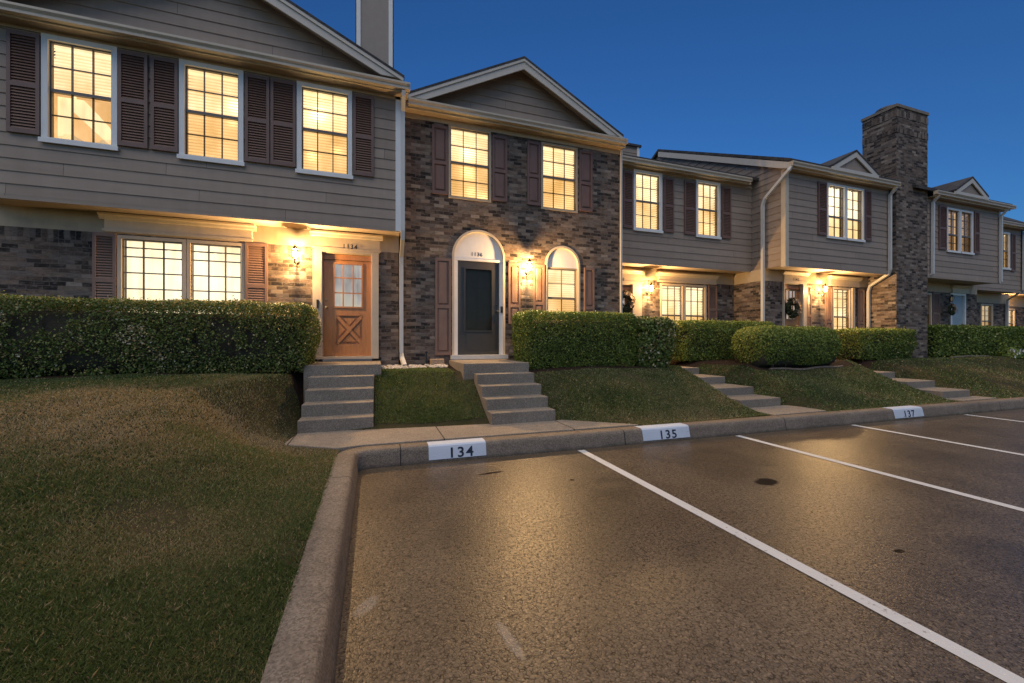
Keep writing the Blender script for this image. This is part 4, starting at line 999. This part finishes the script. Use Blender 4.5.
def hedge(x0, x1, y0, y1, z0, z1, label, dens=2600, size=.026, rnd=.22, dry=0.0, seed=1, mat='hedge_leaf', gaps=0.0, taper=.10, category='hedge'):
    t = thing('hedge', ((x0 + x1) / 2, (y0 + y1) / 2, z0), label, category, 'clipped hedges along the house fronts')
    c = np.array([(x0 + x1) / 2, (y0 + y1) / 2, (z0 + z1) / 2]); hs = np.array([(x1 - x0) / 2, (y1 - y0) / 2, (z1 - z0) / 2])
    area = (x1 - x0) * (z1 - z0) * 1.4 + (x1 - x0) * (y1 - y0) * 1.1 + (y1 - y0) * (z1 - z0) * 2
    n = int(area * dens)
    # random points on the box faces (front, top and ends get most)
    wts = np.array([hs[0] * hs[2] * 1.0, hs[0] * hs[2] * .35, hs[0] * hs[1] * 1.1, hs[1] * hs[2], hs[1] * hs[2]]); fc = rng.choice(5, n, p=wts / wts.sum())
    q = rng.uniform(-1, 1, (n, 3))
    for k, (ax, sg) in enumerate(((1, -1), (1, 1), (2, 1), (0, -1), (0, 1))): q[fc == k, ax] = sg
    p = q * hs
    # rounded box: pull the corners in
    inn = np.maximum(hs - rnd, .02); core = np.clip(p, -inn, inn); d = p - core; L = np.linalg.norm(d, axis=1, keepdims=True) + 1e-9
    nrm = d / L; p = core + nrm * np.minimum(rnd, hs.min()) 
    p[:, 0] *= 1 - taper * hs[1] / hs[0] * np.clip(-p[:, 2] / hs[2], 0, 1); p[:, 1] *= 1 - taper * np.clip(-p[:, 2] / hs[2], 0, 1)
    w = p + c
    bumpy = sm_noise(w, 2.2, seed) * .035 * (1 - .6 * np.clip(nrm[:, 2], 0, 1)) + sm_noise(w, 7, seed + 5) * .022
    depth = np.abs(rng.normal(0, .045, n)) + (rng.random(n) < .25) * rng.uniform(0, .15, n)
    w = w + nrm * (bumpy - depth + .02 + (rng.random(n) < .03) * rng.uniform(0, .06, n))[:, None]
    keep = np.ones(n, bool)
    hole = sm_noise(w, 4.5, seed + 9) + .5 * sm_noise(w, 11, seed + 3)
    if gaps: keep &= ~((hole > 1.05 - gaps) & (rng.random(n) < .85) & (nrm[:, 2] < .7))
    w, nrm, hole = w[keep], nrm[keep], hole[keep]
    N = nrm * .55 + rng.normal(size=w.shape) * .65; N /= np.linalg.norm(N, axis=1, keepdims=True)
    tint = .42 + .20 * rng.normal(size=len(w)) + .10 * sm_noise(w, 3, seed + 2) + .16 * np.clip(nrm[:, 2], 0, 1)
    patch = (sm_noise(w, 3.3, seed + 20) + .6 * sm_noise(w, 8, seed + 21) > .45) & (rng.random(len(w)) < .5) & (nrm[:, 2] < .5)
    tint = np.where(patch & (rng.random(len(w)) < dry), rng.uniform(.8, 1.0, len(w)), np.minimum(tint, .93))
    tint = np.where(rng.random(len(w)) < .006, 1, tint)
    leaf_mesh('foliage', w, N, size, tint, mat, t)
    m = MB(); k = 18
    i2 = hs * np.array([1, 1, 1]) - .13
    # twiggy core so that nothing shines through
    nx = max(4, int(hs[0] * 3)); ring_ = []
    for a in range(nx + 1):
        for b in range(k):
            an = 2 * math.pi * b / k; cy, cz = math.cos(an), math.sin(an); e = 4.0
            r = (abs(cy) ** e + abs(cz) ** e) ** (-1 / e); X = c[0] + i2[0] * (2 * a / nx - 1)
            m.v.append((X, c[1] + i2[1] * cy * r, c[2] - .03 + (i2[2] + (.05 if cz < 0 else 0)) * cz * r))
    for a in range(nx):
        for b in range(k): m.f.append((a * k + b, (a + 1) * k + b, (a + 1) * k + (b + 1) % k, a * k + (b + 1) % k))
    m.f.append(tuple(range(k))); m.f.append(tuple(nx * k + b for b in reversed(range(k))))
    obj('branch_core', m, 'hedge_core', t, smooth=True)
    st = MB()
    for _ in range(int((x1 - x0) * (10 if gaps else 4))):
        x = random.uniform(x0 + .2, x1 - .2); y = random.uniform(y0 + .03, y0 + .35); a = random.uniform(-.25, .25)
        z_ = random.uniform(z0 + .35, z1 - .15); st.tube([(x, y + .12, z0 - .05), (x + a * .5, y + .05, (z0 + z_) / 2), (x + a, y - .0, z_)], random.uniform(.005, .011), 5)
    obj('stems', st, 'twig', t)
    return t
hedge(-8.2, -1.0, 7.08, 8.1, .93, 2.06, 'long clipped hedge with bare twiggy patches in front of the orange-door house', 5200, .0165, .13, .95, 1, 'hedge_leaf_dry', gaps=.55, taper=.2)
hedge(2.72, 5.22, 7.10, 8.1, .90, 2.05, 'dense clipped hedge under the arched window of the dark brick house', 5600, .0165, .13, .02, 2)
hedge(5.17, 6.12, 6.95, 7.7, .84, 1.97, 'narrow looser hedge at the right end of the brick house hedge', 2600, .03, .24, .25, 3, 'hedge_leaf_dry', gaps=.22, taper=.25)
hedge(7.48, 10.7, 8.25, 9.1, .93, 2.0, 'hedge below the wide lit window of the middle sided house', 3600, .021, .16, .1, 4, gaps=.12)
hedge(8.1, 10.75, 6.55, 7.6, .82, 1.80, 'low rounded hedge standing forward beside the long shallow steps', 4200, .019, .38, .02, 5, taper=.28)
hedge(12.9, 15.45, 7.45, 8.35, .92, 1.82, 'clipped hedge with slanting end in front of the tall brick chimney', 3000, .022, .12, .02, 6, taper=.35)
hedge(17.25, 26.0, 7.85, 8.75, .90, 2.0, 'dark flat-topped hedge right of the tall brick chimney', 1500, .032, .12, .03, 7)

def flat_leaf_shrub():
    t = thing('flowering_shrub', (19.6, 7.1, .93), 'small flowering shrub with white blooms by the dark hedge at the right edge', 'shrub')
    n = 900; d = rng.normal(size=(n, 3)); d /= np.linalg.norm(d, axis=1, keepdims=True); d[:, 2] = np.abs(d[:, 2])
    P = np.array([19.6, 7.1, .95]) + d * np.array([.40, .3, .34]) * rng.uniform(.5, 1, n)[:, None] ** .5
    leaf_mesh('foliage', P, d, .035, rng.uniform(0, .7, n), 'hedge_leaf', t)
    f = MB()
    for _ in range(16):
        a = random.uniform(3.3, 6.1); e = random.uniform(.05, .9); p = (19.6 + .42 * math.cos(a) * math.cos(e), 7.1 + .32 * math.sin(a) * math.cos(e), .96 + .3 * math.sin(e))
        for k in range(5):
            b = k * 1.2566; f.poly([p, (p[0] + .05 * math.cos(b), p[1] - .02, p[2] + .05 * math.sin(b)), (p[0] + .05 * math.cos(b + .9), p[1] - .02, p[2] + .05 * math.sin(b + .9))])
    obj('blossom', f, 'petal', t)
flat_leaf_shrub()

def wreath(x, z, Y, r, label, hang=False):
    t = thing('wreath', (x, Y, z), label, 'wreath')
    n = 1500; th = rng.uniform(0, 2 * np.pi, n); ph = rng.uniform(0, 2 * np.pi, n); rr = r * .34 * rng.uniform(.4, 1.15, n)
    N = np.stack([np.cos(th) * np.cos(ph), -np.abs(np.sin(ph)), np.sin(th) * np.cos(ph)], 1)
    C = np.stack([x + r * .72 * np.cos(th), np.full(n, Y - .06), z + r * .72 * np.sin(th)], 1); P = C + N * rr[:, None] * np.array([1, .6, 1])
    tint = rng.uniform(0, .6, n); tint[(np.sin(th + .5) * .7 + np.cos(th) > .6) & (rng.random(n) < .45)] = .85
    leaf_mesh('foliage', P, N + rng.normal(0, .5, (n, 3)), r * .11, tint, 'wreath_leaf', t)
    hoop = MB().tube([(x + r * .72 * math.cos(a), Y - .05, z + r * .72 * math.sin(a)) for a in np.linspace(0, 6.2832, 25)], r * .09, 6); obj('hoop', hoop, 'twig', t)
    k = 16; th = np.linspace(-.8, 2.0, k); P = np.stack([x + r * .72 * np.cos(th), np.full(k, Y - .06 - r * .25), z + r * .72 * np.sin(th)], 1)
    fl = np.concatenate([P + rng.normal(0, .02, P.shape) for _ in range(7)]); leaf_mesh('flowers', fl, rng.normal(0, .4, fl.shape) + np.array([0, -1, 0]), r * .10, rng.uniform(.9, 1, len(fl)), 'wreath_leaf', t, 1.0)
wreath(12.0, 2.48, 8.83, .29, 'round leafy wreath on the door beside the tall brick chimney house')
wreath(6.72, 2.60, 9.82, .30, 'leafy wreath on the half hidden door next to the dark brick house')
wreath(19.75, 2.62, 8.66, .20, 'small dark leafy wreath beside the pale blue door')

# grass blades
def grass():
    Ps = []
    def scatter(n, xa, xb, ya, yb, mask=None, pw=None):
        x = rng.uniform(xa, xb, n); y = rng.uniform(ya, yb, n); d = np.hypot(x, y)
        k = rng.random(n) < np.clip((2.2 / np.maximum(d, .8)) ** 1.6, 0, 1)
        if mask is not None: k &= mask(x, y)
        Ps.append(np.stack([x[k], y[k]], 1))
    scatter(2200000, -9.5, -.405, .75, 7.0, lambda x, y: (x > -1.55 * y - .6) & ((x < -1.015) | (y < 5.35 + (x + .4) * -.62)))
    scatter(160000, -.01, 1.60, 5.95, 7.75, lambda x, y: (y > np.interp(x, [0, 1.6], [6.08, 5.8])) & (y < 7.78 - .25 * (x - .75) ** 2) & ((x < 1.33) | (y < 6.88)))
    scatter(560000, 2.7, 6.42, 5.08, 8.0, lambda x, y: (y > np.maximum(kerb_back(x) + .02, 5.75 - (x - 2.75) * .62)) & (y < bed_y(x)))
    scatter(680000, 7.44, 11.66, 4.95, 8.1, lambda x, y: (y > kerb_back(x) + .02) & ~((x < 7.72) & (y < 5.7)) & (y < bed_y(x)))
    scatter(1000000, 12.72, 24, 4.7, 7.7, lambda x, y: (y > kerb_back(x) + .02) & ~((x < 13.0) & (y < 5.3)) & (y < bed_y(x)))
    P = np.concatenate(Ps); q3 = np.stack([P[:, 0], P[:, 1], np.zeros(len(P))], 1)
    bare = sm_noise(q3, 2.6, 61) + .7 * sm_noise(q3, 6.5, 62); P = P[~((bare > .95) & (rng.random(len(P)) < .72))]; n = len(P); x, y = P[:, 0], P[:, 1]; z = gz(x, y); d = np.hypot(x, y)
    p3 = np.stack([x, y, np.zeros(n)], 1)
    dry = .5 * sm_noise(p3, 1.1, 41) + .45 * sm_noise(p3, 3.0, 42) + .25 * sm_noise(p3, 8, 43)
    band = np.where(x < -.4, .45 * np.exp(-((y - 5.0 - .25 * (x + 2)) / 1.0) ** 2), 0)      # sun-dried bank of the left lawn
    tint = .30 + .36 * dry + band + rng.normal(0, .15, n); tint = np.where(rng.random(n) < .05, rng.uniform(.75, 1.0, n), tint)
    tint = np.where((x > -.1) & (x < 1.7), tint * .5 + .20, tint); tint = np.where(x > 2, tint + np.where(x < 6.5, .09, -.01), tint)
    h = rng.uniform(.012, .030, n) * (1 + .35 * sm_noise(p3, 2.0, 44)); h = np.where(rng.random(n) < .012, h * 1.7, h)
    w = np.clip(.00075 * d, .0012, .010)
    az = rng.uniform(0, 2 * np.pi, n); lean = rng.uniform(.15, 1.15, n) * h
    dx, dy = np.cos(az), np.sin(az); b = np.stack([x, y, z - .006], 1); side = np.stack([-dy, dx, np.zeros(n)], 1) * w[:, None]
    mid = b + np.stack([dx * lean * .35, dy * lean * .35, h * .65], 1); tip = b + np.stack([dx * lean, dy * lean, h], 1)
    v = np.stack([b - side, b + side, mid + side * .7, tip, mid - side * .7], 1).reshape(-1, 3)
    i = np.arange(n)[:, None] * 5
    f = i + np.array([[0, 1, 2, 3, 4]])
    fast_mesh('grass', v, f, tint, 'grass_blade', None, dict(kind='stuff', label='short mown grass with dry brown patches on the sloping lawns', category='grass'))
grass()

# ================================================================== small things
def pebbles():
    mb = MB(); import itertools
    for _ in range(190):
        x = random.uniform(.10, 1.34); y = random.uniform(7.72, 8.40)
        if y < 7.72 + .25 * (x - .75) ** 2: continue
        r = random.uniform(.018, .05); z = float(gz(x, y)) + r * .25; b = len(mb.v)
        for (h, rr) in ((-.6, .7), (.05, 1.0), (.6, .65)):
            for k in range(6):
                t = k * 1.047 + h; mb.v.append((x + r * rr * math.cos(t) * random.uniform(.75, 1.2), y + r * rr * math.sin(t) * random.uniform(.75, 1.2), z + r * h * .7))
        for l in range(2):
            for k in range(6): mb.f.append((b + l * 6 + k, b + l * 6 + (k + 1) % 6, b + l * 6 + 6 + (k + 1) % 6, b + l * 6 + 6 + k))
        mb.f.append(tuple(b + 12 + k for k in range(6)))
    obj('white_stones', mb, 'stone', kind='stuff', label='bed of pale stones around the downspout foot between the two front steps', category='stones')
pebbles()
t = thing('concrete_block', (1.19, 8.33, .93), 'tan concrete block at the foot of the shutter left of the arched door', 'block')
obj('block_body', MB().box(1.06, 1.33, 8.24, 8.44, .9, 1.10), 'block_concrete', t, bevel=.012)
t = thing('utility_stake', (.98, 8.34, .93), 'short dark utility stake at the base of the dark brick wall', 'stake')
obj('post', MB().box(.965, .995, 8.34, 8.37, .9, 1.22), 'black_metal', t); obj('cap', MB().lathe([(.03, 1.22), (.03, 1.25), (.012, 1.262)], .98, 8.355, 10), 'black_metal', t)
def edging(pts, label, h=.05):
    mb = MB(); path = [(x, y, float(gz(x, y)) + .02) for x, y in pts]; mb.tube(path, .03, 6, .8); o = obj('garden_edging', mb, 'kerb_concrete'); o['label'] = label; o['category'] = 'edging'; o['group'] = 'pale edging along the planting beds'
edging([(8.45 + .2 * k, 6.70 + .012 * math.sin(k)) for k in range(13)], 'pale edging at the foot of the low rounded hedge')
edging([(17.3 + .4 * k, 7.55 - .05 * math.sin(k * .7)) for k in range(14)], 'pale edging in front of the dark hedge at far right')

# ================================================================== light, sky, camera
w = bpy.data.worlds.new('World'); sc.world = w; w.use_nodes = True
nt = w.node_tree; nt.nodes.clear()
sky = nt.nodes.new('ShaderNodeTexSky'); sky.sky_type = 'NISHITA'; sky.sun_disc = False
SUN_EL, SUN_ROT = R(6.0), R(180 + 25)
sky.sun_elevation = SUN_EL; sky.sun_rotation = SUN_ROT; sky.ozone_density = 4.0; sky.air_density = 1.0; sky.dust_density = .3
tint = nt.nodes.new('ShaderNodeMixRGB'); tint.blend_type = 'MULTIPLY'; tint.inputs[0].default_value = 1; tint.inputs[2].default_value = (.51, .76, 1.06, 1)
bg = nt.nodes.new('ShaderNodeBackground'); bg.inputs['Strength'].default_value = .094
ow = nt.nodes.new('ShaderNodeOutputWorld')
nt.links.new(sky.outputs[0], tint.inputs[1]); nt.links.new(tint.outputs[0], bg.inputs[0]); nt.links.new(bg.outputs[0], ow.inputs[0])
sl = bpy.data.lights.new('sun', 'SUN'); sl.energy = 1.22; sl.angle = R(80); sl.color = (1.0, .90, .78)
so = bpy.data.objects.new('sun', sl); COL.objects.link(so)
# afterglow behind the camera, to the left
so.rotation_euler = Vector((.28, .26, -1.0)).to_track_quat('-Z', 'Y').to_euler(); so.location = (-10, -20, 20)

cam = bpy.data.cameras.new('camera'); co = bpy.data.objects.new('camera', cam); COL.objects.link(co); sc.camera = co
cam.sensor_width = 36; cam.lens = 36 * 400 / 1024; cam.clip_end = 1000; cam.clip_start = .05
co.location = (0, 0, 1.46); co.rotation_euler = (R(90), 0, -math.atan((512 - 376) / 400))
sc.view_settings.view_transform = 'Standard'; sc.view_settings.look = 'None'; sc.view_settings.gamma = 1; sc.view_settings.exposure = .76
sc.view_settings.use_curve_mapping = False
sc.cycles.use_denoising = True; sc.cycles.denoising_input_passes = 'RGB_ALBEDO_NORMAL'; sc.cycles.denoising_prefilter = 'NONE'; sc.cycles.use_adaptive_sampling = False; sc.cycles.max_bounces = 6; sc.cycles.diffuse_bounces = 3; sc.cycles.glossy_bounces = 3; sc.cycles.transparent_max_bounces = 8
sc.cycles.caustics_reflective = False; sc.cycles.caustics_refractive = False; sc.cycles.sample_clamp_indirect = 1.5
